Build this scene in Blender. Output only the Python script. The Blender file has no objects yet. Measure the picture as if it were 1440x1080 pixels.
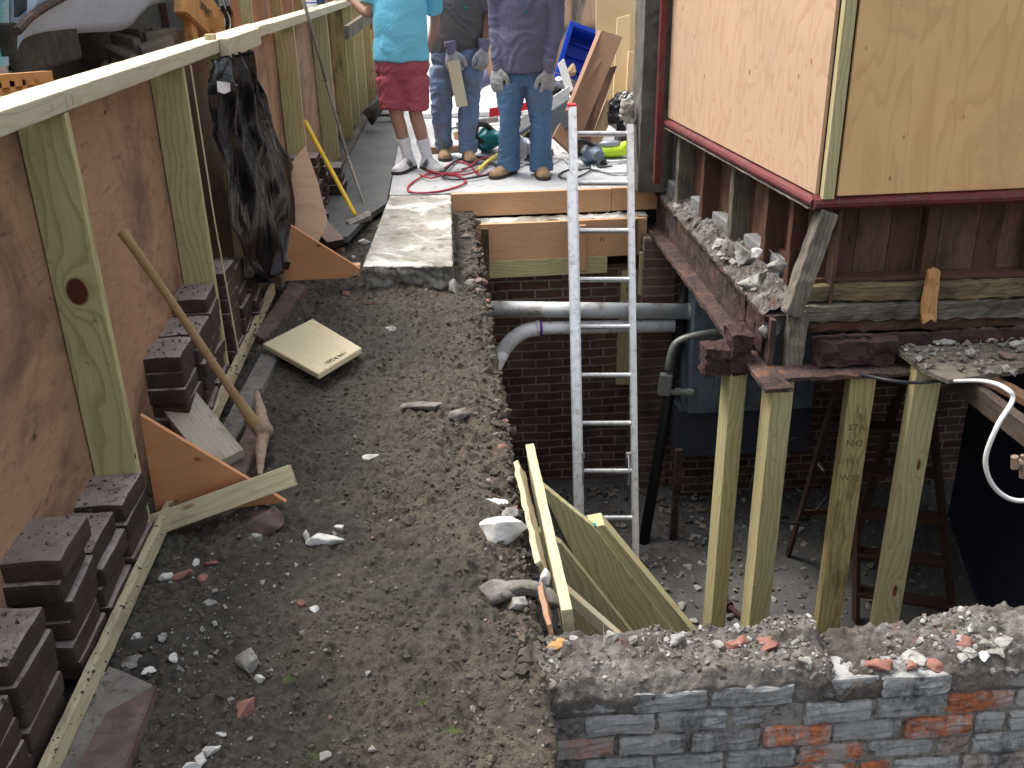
import bpy, bmesh, math, random
from mathutils import Vector as V, Matrix, noise
from mathutils.geometry import convex_hull_2d
random.seed(7)
R = math.radians
scn = bpy.context.scene
col = scn.collection
# ------------------------------------------------------------------ camera (world: X right, Y along the pavement, Z up)
H = 1.7; F = 1380.0
cx = V((0.99730887, -0.07108704, -0.01793467)); cy = V((-0.04562851, -0.4103581, -0.91078223)); cz = V((0.05738517, 0.90914953, -0.41249737))
cx.normalize(); cz = (cz - cx*cz.dot(cx)).normalized(); cy = cz.cross(cx).normalized()
CAM = V((0, 0, H))
def ray(px, py):
    return (cx*((px-720)/F) + cy*((py-540)/F) + cz)
def on_z(px, py, z): r = ray(px, py); return CAM + r*((z-H)/r.z)
def on_y(px, py, y): r = ray(px, py); return CAM + r*(y/r.y)
def on_x(px, py, x): r = ray(px, py); return CAM + r*(x/r.x)
def on_d(px, py, d): return CAM + ray(px, py)*d
cam = bpy.data.cameras.new('camera'); co = bpy.data.objects.new('camera', cam); col.objects.link(co)
co.matrix_world = Matrix(((cx.x, -cy.x, -cz.x, 0), (cx.y, -cy.y, -cz.y, 0), (cx.z, -cy.z, -cz.z, H), (0, 0, 0, 1)))
cam.sensor_width = 36; cam.lens = 34.5; cam.clip_start = 0.05; cam.clip_end = 1000
scn.camera = co
# ------------------------------------------------------------------ object helpers
WM = {}
def setup(o, M, parent):
    WM[o.name] = M
    if parent:
        o.parent = parent
        o.matrix_basis = WM[parent.name].inverted() @ M
    else:
        o.matrix_basis = M
    return o
def tag(o, label=None, cat=None, group=None, kind=None):
    if label: o['label'] = label
    if cat: o['category'] = cat
    if group: o['group'] = group
    if kind: o['kind'] = kind
    return o
def thing(name, loc, label, cat, group=None):
    o = bpy.data.objects.new(name, None); col.objects.link(o)
    o.empty_display_size = .05
    setup(o, Matrix.Translation(V(loc)), None)
    return tag(o, label, cat, group)
def mesh_obj(name, me, mat, parent=None, M=None):
    o = bpy.data.objects.new(name, me); col.objects.link(o)
    if mat: me.materials.clear(); [me.materials.append(m) for m in (mat if isinstance(mat, list) else [mat])]
    return setup(o, M or Matrix.Identity(4), parent)
def fin(name, bm, mat, parent=None, M=None, smooth=False):
    me = bpy.data.meshes.new(name)
    bmesh.ops.recalc_face_normals(bm, faces=bm.faces)
    bm.to_mesh(me); bm.free()
    if smooth:
        for p in me.polygons: p.use_smooth = True
    return mesh_obj(name, me, mat, parent, M)
def centred(name, bm, mat, parent=None, smooth=False):
    """give a top-level mesh an origin at its lowest centre"""
    vs = [v.co for v in bm.verts]
    c = V((sum(v.x for v in vs)/len(vs), sum(v.y for v in vs)/len(vs), min(v.z for v in vs)))
    bmesh.ops.translate(bm, verts=bm.verts, vec=-c)
    return fin(name, bm, mat, parent, Matrix.Translation(c), smooth)
def frame(a, b, side):
    """matrix at the middle of a-b, X along a->b, Y near side"""
    x = (b-a).normalized(); y = (side - x*side.dot(x)).normalized(); z = x.cross(y)
    m = (a+b)/2
    return Matrix(((x.x, y.x, z.x, m.x), (x.y, y.y, z.y, m.y), (x.z, y.z, z.z, m.z), (0, 0, 0, 1)))
def add_box(bm, lo, hi, bev=0, M=None):
    r = bmesh.ops.create_cube(bm, size=1)
    lo = V(lo); hi = V(hi); s = hi-lo
    T = Matrix.Translation((lo+hi)/2) @ Matrix.Diagonal((s.x, s.y, s.z, 1))
    if M: T = M @ T
    bmesh.ops.transform(bm, matrix=T, verts=r['verts'])
    if bev:
        es = list({e for v in r['verts'] for e in v.link_edges})
        bmesh.ops.bevel(bm, geom=es, offset=bev, segments=2, affect='EDGES', profile=.6)
    return r['verts']
def plank(name, a, b, w, t, side, mat, parent=None, bev=.002, rough=0.0, seed=0, jag=0):
    """board from a to b; w across 'side', t thick"""
    a = V(a); b = V(b); L = (b-a).length
    bm = bmesh.new()
    add_box(bm, (-L/2, -w/2, -t/2), (L/2, w/2, t/2), bev)
    if rough:
        n = max(2, int(L/.04))
        for i in range(1, n):
            x = -L/2 + L*i/n
            bmesh.ops.bisect_plane(bm, geom=bm.verts[:]+bm.edges[:]+bm.faces[:], plane_co=(x, 0, 0), plane_no=(1, 0, 0))
        bmesh.ops.bisect_plane(bm, geom=bm.verts[:]+bm.edges[:]+bm.faces[:], plane_co=(0, 0, 0), plane_no=(0, 1, 0))
        for v in bm.verts:
            d = noise.noise_vector(v.co*18 + V((seed, 3.1, 0)))
            v.co += d*rough
            if jag and abs(v.co.x) > L/2-.01:
                v.co.x += noise.noise(V((v.co.y*60, v.co.z*60, seed)))*jag
    return fin(name, bm, mat, parent, frame(a, b, V(side)))
def tube(bm, pts, rad, seg=12, ref=V((1, 0, 0)), cap=True):
    pts = [V(p) for p in pts]; n = len(pts); rings = []
    if not isinstance(rad, (list, tuple)): rad = [rad]*n
    prev = None
    for i, p in enumerate(pts):
        t = (pts[min(i+1, n-1)]-pts[max(i-1, 0)])
        t = t.normalized() if t.length > 1e-9 else V((0, 0, 1))
        if prev is None:
            s = ref - t*ref.dot(t)
            if s.length < .05: s = V((0, 1, 0)) - t*t.y
        else: s = prev - t*prev.dot(t)
        s.normalize(); prev = s; u = t.cross(s)
        ra, rb = rad[i] if isinstance(rad[i], (list, tuple)) else (rad[i], rad[i])
        rings.append([bm.verts.new(p + s*math.cos(2*math.pi*k/seg)*ra + u*math.sin(2*math.pi*k/seg)*rb) for k in range(seg)])
    for i in range(n-1):
        for k in range(seg):
            bm.faces.new((rings[i][k], rings[i][(k+1) % seg], rings[i+1][(k+1) % seg], rings[i+1][k]))
    if cap: bm.faces.new(rings[0][::-1]); bm.faces.new(rings[-1])
    return rings
def curve(ctrl, n=8):
    """Catmull-Rom through ctrl"""
    c = [V(p) for p in ctrl]; c = [c[0]*2-c[1]] + c + [c[-1]*2-c[-2]]; out = []
    for i in range(1, len(c)-2):
        for k in range(n):
            t = k/n; a, b, d, e = c[i-1:i+3]
            out.append(.5*((2*b)+(d-a)*t+(2*a-5*b+4*d-e)*t*t+(3*b-a-3*d+e)*t**3))
    out.append(c[-2]); return out
def remesh(bm, vox, smooth=4, fold=None):
    me = bpy.data.meshes.new('tmp'); bmesh.ops.recalc_face_normals(bm, faces=bm.faces); bm.to_mesh(me); bm.free()
    o = bpy.data.objects.new('tmp', me); col.objects.link(o)
    m = o.modifiers.new('r', 'REMESH'); m.mode = 'VOXEL'; m.voxel_size = vox
    if smooth: s = o.modifiers.new('s', 'SMOOTH'); s.iterations = smooth; s.factor = .5
    dg = bpy.context.evaluated_depsgraph_get()
    res = bpy.data.meshes.new_from_object(o.evaluated_get(dg))
    bpy.data.objects.remove(o); bpy.data.meshes.remove(me)
    if fold:
        nn = [(v.co.copy(), v.normal.copy()) for v in res.vertices]
        for v, (c, nr) in zip(res.vertices, nn): v.co = c + nr*fold(c)
    for p in res.polygons: p.use_smooth = True
    return res
def prism(bm, poly, off):
    """poly: list of 3D points in a plane, extruded by off"""
    a = [bm.verts.new(V(p)) for p in poly]; b = [bm.verts.new(V(p)+V(off)) for p in poly]
    n = len(poly)
    bm.faces.new(a[::-1]); bm.faces.new(b)
    for i in range(n): bm.faces.new((a[i], a[(i+1) % n], b[(i+1) % n], b[i]))
def stone_bm(bm, c, s, flat=.6, seed=None, n=11, M=None):
    rnd = random.Random(seed) if seed is not None else random
    vs = []
    for i in range(n):
        d = V((rnd.gauss(0, 1), rnd.gauss(0, 1), rnd.gauss(0, 1))).normalized()
        vs.append(bm.verts.new(V((d.x, d.y*rnd.uniform(.6, 1), d.z*flat))*s*rnd.uniform(.8, 1.1)))
    r = bmesh.ops.convex_hull(bm, input=vs)
    bad = [g for g in r['geom_interior']+r['geom_unused'] if isinstance(g, bmesh.types.BMVert)]
    bmesh.ops.delete(bm, geom=list(set(bad)), context='VERTS')
    vs = [v for v in vs if v.is_valid]
    rot = Matrix.Rotation(rnd.uniform(0, 6.28), 4, 'Z') @ Matrix.Rotation(rnd.uniform(-.4, .4), 4, 'X')
    bmesh.ops.transform(bm, matrix=Matrix.Translation(V(c)) @ rot, verts=vs)
    return vs
def chunk(name, c, s, mat, label, cat, group=None, flat=.6, seed=0, stretch=(1, 1, 1), rot=0, parent=None, rough=.12):
    """broken lump: hull, subdivided and roughened"""
    bm = bmesh.new(); stone_bm(bm, (0, 0, 0), s, flat, seed, 14)
    bmesh.ops.transform(bm, matrix=Matrix.Rotation(rot, 4, 'Z') @ Matrix.Diagonal((*stretch, 1)), verts=bm.verts)
    bmesh.ops.bevel(bm, geom=bm.edges[:], offset=s*.05, segments=1, affect='EDGES')
    bmesh.ops.triangulate(bm, faces=bm.faces[:])
    bmesh.ops.subdivide_edges(bm, edges=bm.edges[:], cuts=2 if s > .03 else 1, use_grid_fill=True)
    for v in bm.verts: v.co += noise.noise_vector(v.co*(1.3/s) + V((seed, 0, 0)))*s*rough
    o = fin(name, bm, mat, parent, Matrix.Translation(V(c)))
    if parent is None: tag(o, label, cat, group)
    return o
# ------------------------------------------------------------------ materials
def lin(c): return tuple(((x/255)/12.92 if x/255 <= .04045 else ((x/255+.055)/1.055)**2.4) for x in c) + (1,)
class N:
    def __init__(s, name, rough=.7, metal=0, spec=.4):
        s.m = bpy.data.materials.new(name); s.m.use_nodes = True; s.t = s.m.node_tree; s.n = s.t.nodes; s.l = s.t.links
        s.b = s.n['Principled BSDF']; s.b.inputs['Roughness'].default_value = rough; s.b.inputs['Metallic'].default_value = metal
        s.b.inputs['Specular IOR Level'].default_value = spec
    def node(s, ty, ins=None, **kw):
        n = s.n.new(ty)
        for k, v in kw.items(): setattr(n, k, v)
        for k, v in (ins or {}).items():
            if isinstance(v, bpy.types.NodeSocket): s.l.new(v, n.inputs[k])
            else: n.inputs[k].default_value = v
        return n
    def obj(s, scale=(1, 1, 1), loc=(0, 0, 0), rnd=False, world=False):
        tc = s.node('ShaderNodeTexCoord')
        src = s.node('ShaderNodeNewGeometry').outputs['Position'] if world else tc.outputs['Object']
        if rnd:
            oi = s.node('ShaderNodeObjectInfo')
            m = s.node('ShaderNodeMath', {0: oi.outputs['Random'], 1: 37.0}, operation='MULTIPLY')
            cb = s.node('ShaderNodeCombineXYZ', {0: m.outputs[0], 1: 0.0, 2: 0.0})
            src = s.node('ShaderNodeVectorMath', {0: src, 1: cb.outputs[0]}, operation='ADD').outputs[0]
        return s.node('ShaderNodeMapping', {0: src, 1: loc, 3: scale}).outputs[0]
    def noise(s, vec, scale, detail=6, rough=.6, dist=0, out=0):
        return s.node('ShaderNodeTexNoise', {'Vector': vec, 'Scale': scale, 'Detail': detail, 'Roughness': rough, 'Distortion': dist}).outputs[out]
    def ramp(s, fac, stops, interp='LINEAR'):
        r = s.node('ShaderNodeValToRGB', {0: fac}); r.color_ramp.interpolation = interp
        e = r.color_ramp.elements
        while len(e) < len(stops): e.new(.5)
        for i, (p, c) in enumerate(stops):
            e[i].position = p; e[i].color = c if isinstance(c, (tuple, list)) else (c, c, c, 1)
        return r.outputs[0]
    def mix(s, fac, a, b, mode='MIX'):
        n = s.node('ShaderNodeMix', data_type='RGBA', blend_type=mode)
        for k, v in ((0, fac), (6, a), (7, b)):
            if isinstance(v, bpy.types.NodeSocket): s.l.new(v, n.inputs[k])
            else: n.inputs[k].default_value = v
        return n.outputs[2]
    def math(s, op, a, b=0.0, c=None, clamp=False):
        d = {0: a, 1: b}
        if c is not None: d[2] = c
        return s.node('ShaderNodeMath', d, operation=op, use_clamp=clamp).outputs[0]
    def bump(s, h, strength=.5, dist=.01, normal=None):
        d = {'Height': h, 'Strength': strength, 'Distance': dist}
        if normal: d['Normal'] = normal
        return s.node('ShaderNodeBump', d).outputs[0]
    def done(s, color=None, rough=None, normal=None):
        for k, v in (('Base Color', color), ('Roughness', rough), ('Normal', normal)):
            if v is None: continue
            if isinstance(v, bpy.types.NodeSocket): s.l.new(v, s.b.inputs[k])
            else: s.b.inputs[k].default_value = v
        return s.m
def simple(name, c, rough=.6, metal=0, var=.12, bscale=60, bump=.15, spec=.4, dirt=None, dscale=6):
    s = N(name, rough, metal, spec); v = s.obj(rnd=True)
    n = s.noise(v, dscale, 8, .65)
    c0 = tuple(x*(1-var) for x in c[:3])+(1,); c1 = tuple(min(1, x*(1+var)) for x in c[:3])+(1,)
    k = s.ramp(n, [(.3, c0), (.7, c1)])
    if dirt:
        n2 = s.noise(v, dscale*2.3, 8, .7)
        k = s.mix(s.ramp(n2, [(.5, 0), (.68, 1)]), k, dirt)
    return s.done(k, None, s.bump(s.noise(v, bscale, 5, .6), bump, .004))
def wood(name, base, dark, knot, ring=14.0, rough=.75, stain=None, stain_amt=.0, knots=1.0, bump=.3, grime=None, knot_at=None, contrast=1.0):
    """sawn board, grain along local X: growth rings bent round the knots"""
    s = N(name, rough, 0, .25); v = s.obj(rnd=True)
    warp = s.noise(s.obj((.75, 3.0, 3.0), rnd=True), 1.6, 3, .5)
    sep = s.node('ShaderNodeSeparateXYZ', {0: v})
    vk = s.obj((2.1, 7.0, 5.0), rnd=True)
    if knot_at:
        po = s.node('ShaderNodeTexCoord').outputs['Object']
        mp = s.node('ShaderNodeMapping', {0: po, 1: tuple(-a*b for a, b in zip(knot_at, (11, 15, 0))), 3: (11, 15, 0)}).outputs[0]
        kd = s.node('ShaderNodeVectorMath', {0: mp}, operation='LENGTH').outputs['Value']
    else:
        kd = s.node('ShaderNodeTexVoronoi', {'Vector': vk, 'Scale': .8*knots, 'Randomness': 1.0}).outputs['Distance']
        kd = s.math('MULTIPLY', kd, 6.0)
    infl = s.math('DIVIDE', 1.0, s.math('ADD', s.math('MULTIPLY', kd, kd), .55))
    y = s.math('ADD', s.math('MULTIPLY', sep.outputs[1], ring*2.6), s.math('MULTIPLY', sep.outputs[2], ring*2.2))
    y = s.math('ADD', y, s.math('MULTIPLY', warp, 9.0))
    y = s.math('ADD', y, s.math('MULTIPLY', infl, 2.2 if knot_at else 1.2))
    sw = s.math('FRACT', y)
    fine = s.noise(s.obj((2.2, 60, 60), rnd=True), 4, 4, .6)
    g = s.ramp(sw, [(0, 0), (.45, .12), (.8, 1), (.9, .15), (1, 0)])
    c = s.mix(s.math('MULTIPLY', g, .75*contrast, clamp=True), base, dark)
    c = s.mix(s.math('MULTIPLY', s.ramp(fine, [(.35, 0), (.7, 1)]), .3), c, tuple(x*.8 for x in dark[:3])+(1,))
    big = s.noise(v, 2.2, 4, .6)
    c = s.mix(s.math('MULTIPLY', s.ramp(big, [(.35, 0), (.7, 1)]), .35), c, tuple(x*.75 for x in base[:3])+(1,))
    km = s.ramp(kd, [(.34 if not knot_at else .42, 1), (.46 if not knot_at else .52, 0)])
    c = s.mix(km, c, knot)
    if stain:
        sn = s.noise(s.obj((1.6, 5, 5), rnd=True), 2.1, 8, .65)
        c = s.mix(s.ramp(sn, [(.62-stain_amt*.25, 0), (.78-stain_amt*.15, .85)]), c, stain)
    if grime:
        gn = s.noise(v, 22, 8, .75)
        c = s.mix(s.ramp(gn, [(.6, 0), (.7, .8)]), c, grime)
    h = s.math('ADD', s.math('MULTIPLY', fine, .7), s.math('MULTIPLY', g, .4))
    return s.done(c, None, s.bump(h, bump, .004))
def plyw(name, base, dark, knot, rough=.7, stain=None, amt=.3, scuff=None, axis=(1.3, 5.0), lines=9.0, lstr=.35):
    """rotary-cut sheet: wandering contour figure along local X, plugs and knots"""
    s = N(name, rough, 0, .3); v = s.obj(rnd=True)
    e = s.noise(s.obj((axis[0], axis[1], axis[1]), rnd=True), 1.0, 3, .45, .4)
    fr = s.math('FRACT', s.math('MULTIPLY', e, lines))
    g = s.ramp(fr, [(0, .1), (.5, .25), (.82, 1), (.9, .2), (1, .1)])
    fine = s.noise(s.obj((4, 70, 70), rnd=True), 3, 4, .6)
    c = s.mix(s.math('MULTIPLY', g, lstr), base, dark)
    c = s.mix(s.math('MULTIPLY', s.ramp(fine, [(.4, 0), (.7, 1)]), .22), c, dark)
    big = s.noise(v, 1.7, 6, .6)
    c = s.mix(s.math('MULTIPLY', s.ramp(big, [(.35, 0), (.68, 1)]), .4), c, tuple(x*.72 for x in base[:3])+(1,))
    kd = s.node('ShaderNodeTexVoronoi', {'Vector': s.obj((1.6, 2.6, 2.6), rnd=True), 'Scale': 2.9}).outputs['Distance']
    c = s.mix(s.ramp(kd, [(.045, .9), (.085, 0)]), c, knot)
    if stain:
        sn = s.noise(v, 1.9, 9, .68, .6)
        c = s.mix(s.ramp(sn, [(.6-amt*.22, 0), (.68-amt*.12, .75)]), c, stain)
    if scuff:
        sn = s.noise(s.obj((3, 9, 9), rnd=True, loc=(3, 1, 2)), 2.6, 10, .75, 1.2)
        c = s.mix(s.ramp(sn, [(.56, 0), (.66, .65)]), c, scuff)
    return s.done(c, None, s.bump(s.math('ADD', fine, s.math('MULTIPLY', g, .3)), .25, .003))
def brick_mat(name, c1, c2, mortar, axes='XZ', bw=.215, bh=.072, grime=(.02, .018, .016, 1), bump=1.0):
    s = N(name, .85, 0, .2)
    p = s.node('ShaderNodeNewGeometry').outputs['Position']; sp = s.node('ShaderNodeSeparateXYZ', {0: p})
    wob = s.noise(p, 5, 3, .5)
    u = sp.outputs['XYZ'.index(axes[0])]; w = s.math('ADD', sp.outputs[2], s.math('MULTIPLY', wob, .03))
    cb = s.node('ShaderNodeCombineXYZ', {0: u, 1: w, 2: 0.0}).outputs[0]
    edge = s.noise(p, 60, 3, .6)
    cb = s.node('ShaderNodeVectorMath', {0: cb, 1: s.node('ShaderNodeVectorMath', {0: s.noise(p, 30, 3, .6, out=1), 1: (.012, .012, 0)}, operation='MULTIPLY').outputs[0]}, operation='ADD').outputs[0]
    b = s.node('ShaderNodeTexBrick', {'Vector': cb, 'Color1': (0, 0, 0, 1), 'Color2': (1, 1, 1, 1), 'Mortar': (0, 0, 0, 1), 'Scale': 1.0, 'Mortar Size': .007, 'Mortar Smooth': .25, 'Bias': 0.0, 'Brick Width': bw, 'Row Height': bh})
    k = s.ramp(b.outputs['Color'], [(0, c1), (.5, tuple((a+d)/2 for a, d in zip(c1, c2))), (1, c2)])
    n = s.noise(p, 25, 8, .7)
    k = s.mix(s.math('MULTIPLY', n, .5), k, tuple(x*.45 for x in c1[:3])+(1,))
    k = s.mix(b.outputs['Fac'], k, mortar)
    g = s.noise(p, 2.5, 8, .7)
    k = s.mix(s.ramp(g, [(.42, 0), (.7, .8)]), k, grime)
    h = s.math('ADD', s.math('MULTIPLY', b.outputs['Fac'], -1.0), s.math('MULTIPLY', n, .5))
    return s.done(k, None, s.bump(h, bump, .012))
def concrete(name, a, b, rough=.85, dirt=None, dth=.55, scale=3.0, world=False, bump=.4, splash=None, tint=None):
    s = N(name, rough, 0, .3); v = s.obj(rnd=not world, world=world)
    n = s.noise(v, scale, 10, .7); k = s.ramp(n, [(.38, a), (.62, b)])
    f = s.noise(v, scale*25, 6, .7)
    k = s.mix(s.math('MULTIPLY', s.ramp(f, [(.4, 0), (.75, 1)]), .35), k, tuple(x*.45 for x in a[:3])+(1,))
    if dirt:
        n2 = s.noise(v, scale*2.7, 10, .78, .5); k = s.mix(s.ramp(n2, [(dth, 0), (dth+.1, .9)]), k, dirt)
    if tint:
        oi = s.node('ShaderNodeObjectInfo').outputs['Random']
        k = s.mix(s.math('MULTIPLY', oi, .75), k, s.mix(s.math('FRACT', s.math('MULTIPLY', oi, 7.3)), tint[0], tint[1]))
    if splash:
        n3 = s.noise(v, scale*.9, 8, .7, .3); k = s.mix(s.ramp(n3, [(.5, 0), (.6, .95)]), k, splash)
    return s.done(k, None, s.bump(s.math('ADD', f, s.math('MULTIPLY', n, 2.0)), bump, .008))
PT = (.44, .37, .17, 1); PTD = (.25, .19, .075, 1)
M = {}
M['pt'] = wood('treated_pine', (.56, .50, .28, 1), (.33, .27, .12, 1), (.16, .06, .02, 1), grime=(.12, .09, .05, 1))
M['pt_knot'] = wood('treated_pine_big_knot', (.56, .51, .28, 1), (.31, .27, .12, 1), (.10, .03, .015, 1), knot_at=(0.18, 0.0, 0), ring=11, grime=(.2, .16, .08, 1))
M['pt_stained'] = wood('treated_pine_stained', (.50, .41, .20, 1), (.25, .16, .06, 1), (.1, .04, .015, 1), stain=(.09, .055, .03, 1), stain_amt=.45)
M['pale'] = wood('pale_pine', (.70, .62, .43, 1), (.62, .48, .26, 1), (.28, .15, .06, 1), knots=.6, contrast=.6, grime=(.35, .28, .18, 1))
M['rail'] = wood('rail_pine', (.58, .53, .40, 1), (.48, .37, .2, 1), (.25, .13, .05, 1), knots=.5, contrast=.7, grime=(.3, .24, .15, 1))
M['header'] = wood('douglas_board', (.66, .40, .23, 1), (.52, .28, .14, 1), (.2, .07, .03, 1), knots=.6, ring=10, contrast=.45, grime=(.4, .2, .1, 1))
M['ply_l'] = plyw('fence_sheet', (.45, .275, .17, 1), (.30, .145, .075, 1), (.07, .03, .015, 1), stain=(.12, .07, .052, 1), amt=.62, scuff=(.09, .05, .035, 1), lstr=.3)
M['ply_r'] = plyw('clean_sheet', (.62, .425, .285, 1), (.45, .255, .15, 1), (.25, .10, .04, 1), axis=(1.6, 4.5), lines=9, lstr=.6)
M['ply_f'] = plyw('front_sheet', (.84, .53, .255, 1), (.60, .32, .13, 1), (.22, .09, .035, 1), stain=(.60, .37, .19, 1), amt=.3, axis=(.8, 4.5), lines=8, lstr=.5)
M['ply_g'] = plyw('brace_sheet', (.60, .29, .14, 1), (.44, .18, .08, 1), (.2, .07, .03, 1), lines=4, lstr=.4)
M['ply_b'] = plyw('back_sheet', (.86, .64, .36, 1), (.74, .5, .25, 1), (.5, .28, .12, 1), lines=5, lstr=.25)
M['oldboard'] = wood('old_brown_board', (.38, .22, .14, 1), (.27, .14, .085, 1), (.12, .06, .03, 1), knots=.5, contrast=.5)
M['old_red'] = wood('old_red_sheathing', (.18, .095, .06, 1), (.085, .043, .029, 1), (.05, .02, .01, 1), stain=(.045, .028, .02, 1), stain_amt=.75, contrast=.7)
M['old_dark'] = wood('old_dark_sheathing', (.12, .055, .036, 1), (.06, .028, .02, 1), (.02, .012, .01, 1), stain=(.03, .02, .017, 1), stain_amt=.4, contrast=.6)
M['old_grey'] = wood('weathered_grey_timber', (.225, .195, .155, 1), (.085, .07, .055, 1), (.05, .035, .025, 1), stain=(.04, .032, .026, 1), stain_amt=.75, contrast=.8, bump=.9)
M['old_yellow'] = wood('weathered_yellow_timber', (.25, .195, .10, 1), (.10, .07, .038, 1), (.05, .035, .025, 1), stain=(.04, .03, .024, 1), stain_amt=.95, contrast=.8, bump=.9)
M['handle'] = wood('tool_handle', (.42, .29, .145, 1), (.28, .17, .075, 1), (.1, .04, .02, 1), contrast=.5, knots=.5, stain=(.24, .13, .06, 1), stain_amt=.3)
M['painted'] = wood('painted_block', (.52, .47, .37, 1), (.40, .35, .25, 1), (.2, .15, .1, 1), contrast=.4, stain=(.07, .055, .045, 1), stain_amt=.45, grime=(.1, .08, .07, 1))
M['pale_dirty'] = wood('dirty_pale_pine', (.56, .49, .33, 1), (.40, .32, .18, 1), (.28, .15, .06, 1), contrast=.7, stain=(.2, .15, .1, 1), stain_amt=.4, grime=(.2, .16, .12, 1))
M['splinter'] = wood('fresh_splinter', (.52, .28, .11, 1), (.33, .15, .05, 1), (.2, .08, .03, 1), contrast=.8, bump=1)
# --- soil
s = N('excavated_soil', .8, 0, .35); v = s.obj(world=True)
n1 = s.noise(v, 2.3, 8, .65); n2 = s.noise(v, 30, 10, .75); n3 = s.noise(v, 140, 6, .75)
sp = s.node('ShaderNodeSeparateXYZ', {0: v})
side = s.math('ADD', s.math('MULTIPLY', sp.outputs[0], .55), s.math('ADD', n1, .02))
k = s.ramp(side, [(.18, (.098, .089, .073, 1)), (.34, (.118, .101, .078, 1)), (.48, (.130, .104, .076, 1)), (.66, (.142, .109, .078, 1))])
k = s.mix(s.ramp(n2, [(.40, .95), (.54, 0)]), k, (.04, .034, .028, 1))
k = s.mix(s.ramp(n3, [(.56, 0), (.74, .8)]), k, (.34, .30, .25, 1))
w = s.noise(v, 6, 8, .7); k = s.mix(s.ramp(w, [(.60, 0), (.72, .5)]), k, (.20, .165, .12, 1))
dm = s.ramp(s.noise(v, 1.5, 6, .6, .6), [(.46, 0), (.58, 1)])
k = s.mix(s.math('MULTIPLY', dm, .5), k, (.045, .042, .037, 1))
M['soil'] = s.done(k, s.ramp(dm, [(0, .85), (1, .5)]), s.bump(s.math('ADD', n2, s.math('MULTIPLY', n3, .5)), 1.0, .018))
s = N('clods', .9, 0, .2); v = s.obj(world=True); oi = s.node('ShaderNodeNewGeometry').outputs['Random Per Island']
k = s.ramp(oi, [(0, (.07, .062, .05, 1)), (.6, (.115, .096, .074, 1)), (.93, (.15, .13, .105, 1)), (.97, (.28, .25, .21, 1)), (.975, (.45, .42, .38, 1)), (.99, (.26, .12, .08, 1)), (1, (.55, .53, .5, 1))])
k = s.mix(s.math('MULTIPLY', s.noise(v, 90, 6, .7), .7), k, (.05, .043, .035, 1))
M['clods'] = s.done(k, None, s.bump(s.noise(v, 150, 4, .7), .6, .004))
s = N('pit_debris', .9, 0, .2); v = s.obj(world=True); oi = s.node('ShaderNodeNewGeometry').outputs['Random Per Island']
k = s.ramp(oi, [(0, (.10, .085, .07, 1)), (.5, (.2, .18, .16, 1)), (.8, (.3, .29, .27, 1)), (1, (.5, .5, .48, 1))])
M['pit_debris'] = s.done(s.mix(s.math('MULTIPLY', s.noise(v, 60, 6, .7), .6), k, (.1, .085, .07, 1)), None, s.bump(s.noise(v, 120, 4, .7), .6, .004))
M['conc'] = concrete('pavement_concrete', (.40, .41, .415, 1), (.56, .57, .57, 1), dirt=(.27, .27, .265, 1), dth=.53, scale=2.0, world=True, bump=.15)
M['slab'] = concrete('broken_slab', (.25, .235, .20, 1), (.42, .40, .355, 1), dirt=(.13, .115, .085, 1), dth=.52, scale=3.2, splash=(.62, .61, .58, 1))
M['slab_edge'] = concrete('slab_fracture', (.2, .19, .165, 1), (.42, .40, .36, 1), dirt=(.09, .08, .07, 1), dth=.52, scale=7, bump=1)
M['wetconc'] = concrete('fresh_concrete', (.115, .12, .115, 1), (.165, .168, .16, 1), scale=3, dirt=(.09, .09, .085, 1), rough=.6, bump=.3)
M['stucco'] = concrete('rough_stucco', (.13, .122, .105, 1), (.215, .2, .175, 1), scale=9, dirt=(.07, .065, .055, 1), dth=.6, bump=1.0)
M['asph'] = concrete('asphalt', (.05, .05, .05, 1), (.08, .08, .078, 1), world=True, scale=1)
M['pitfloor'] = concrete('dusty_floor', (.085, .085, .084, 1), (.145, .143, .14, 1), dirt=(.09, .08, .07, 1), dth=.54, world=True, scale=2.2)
M['mortar'] = concrete('old_mortar', (.22, .20, .175, 1), (.42, .40, .36, 1), dirt=(.055, .048, .042, 1), dth=.5, scale=9, bump=1, world=True)
M['whitechunk'] = concrete('white_plaster', (.55, .54, .51, 1), (.80, .79, .76, 1), dirt=(.2, .18, .15, 1), dth=.58, scale=14, bump=.5)
M['greychunk'] = concrete('grey_rubble', (.30, .29, .265, 1), (.50, .485, .45, 1), dirt=(.1, .09, .08, 1), dth=.53, scale=14, bump=.8)
M['greyblock'] = concrete('grey_infill_block', (.17, .175, .175, 1), (.27, .275, .275, 1), dirt=(.5, .5, .48, 1), dth=.64, scale=10, bump=.5)
M['redchunk'] = concrete('red_brick_bit', (.24, .11, .09, 1), (.36, .17, .13, 1), dirt=(.12, .07, .06, 1), dth=.58, scale=14, bump=.6)
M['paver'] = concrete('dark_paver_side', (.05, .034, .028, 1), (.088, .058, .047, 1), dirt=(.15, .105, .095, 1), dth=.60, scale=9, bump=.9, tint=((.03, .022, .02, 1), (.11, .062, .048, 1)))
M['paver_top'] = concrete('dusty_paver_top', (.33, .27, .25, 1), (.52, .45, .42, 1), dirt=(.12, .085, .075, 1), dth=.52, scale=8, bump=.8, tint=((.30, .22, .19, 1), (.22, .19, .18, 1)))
M['brick_b'] = brick_mat('dark_brick', (.14, .068, .052, 1), (.25, .145, .115, 1), (.36, .32, .275, 1), 'XZ')
M['brick_s'] = brick_mat('side_brick', (.17, .09, .07, 1), (.27, .17, .135, 1), (.30, .27, .235, 1), 'YZ')
s = N('rust', .85, .1, .3); v = s.obj(rnd=True)
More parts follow.
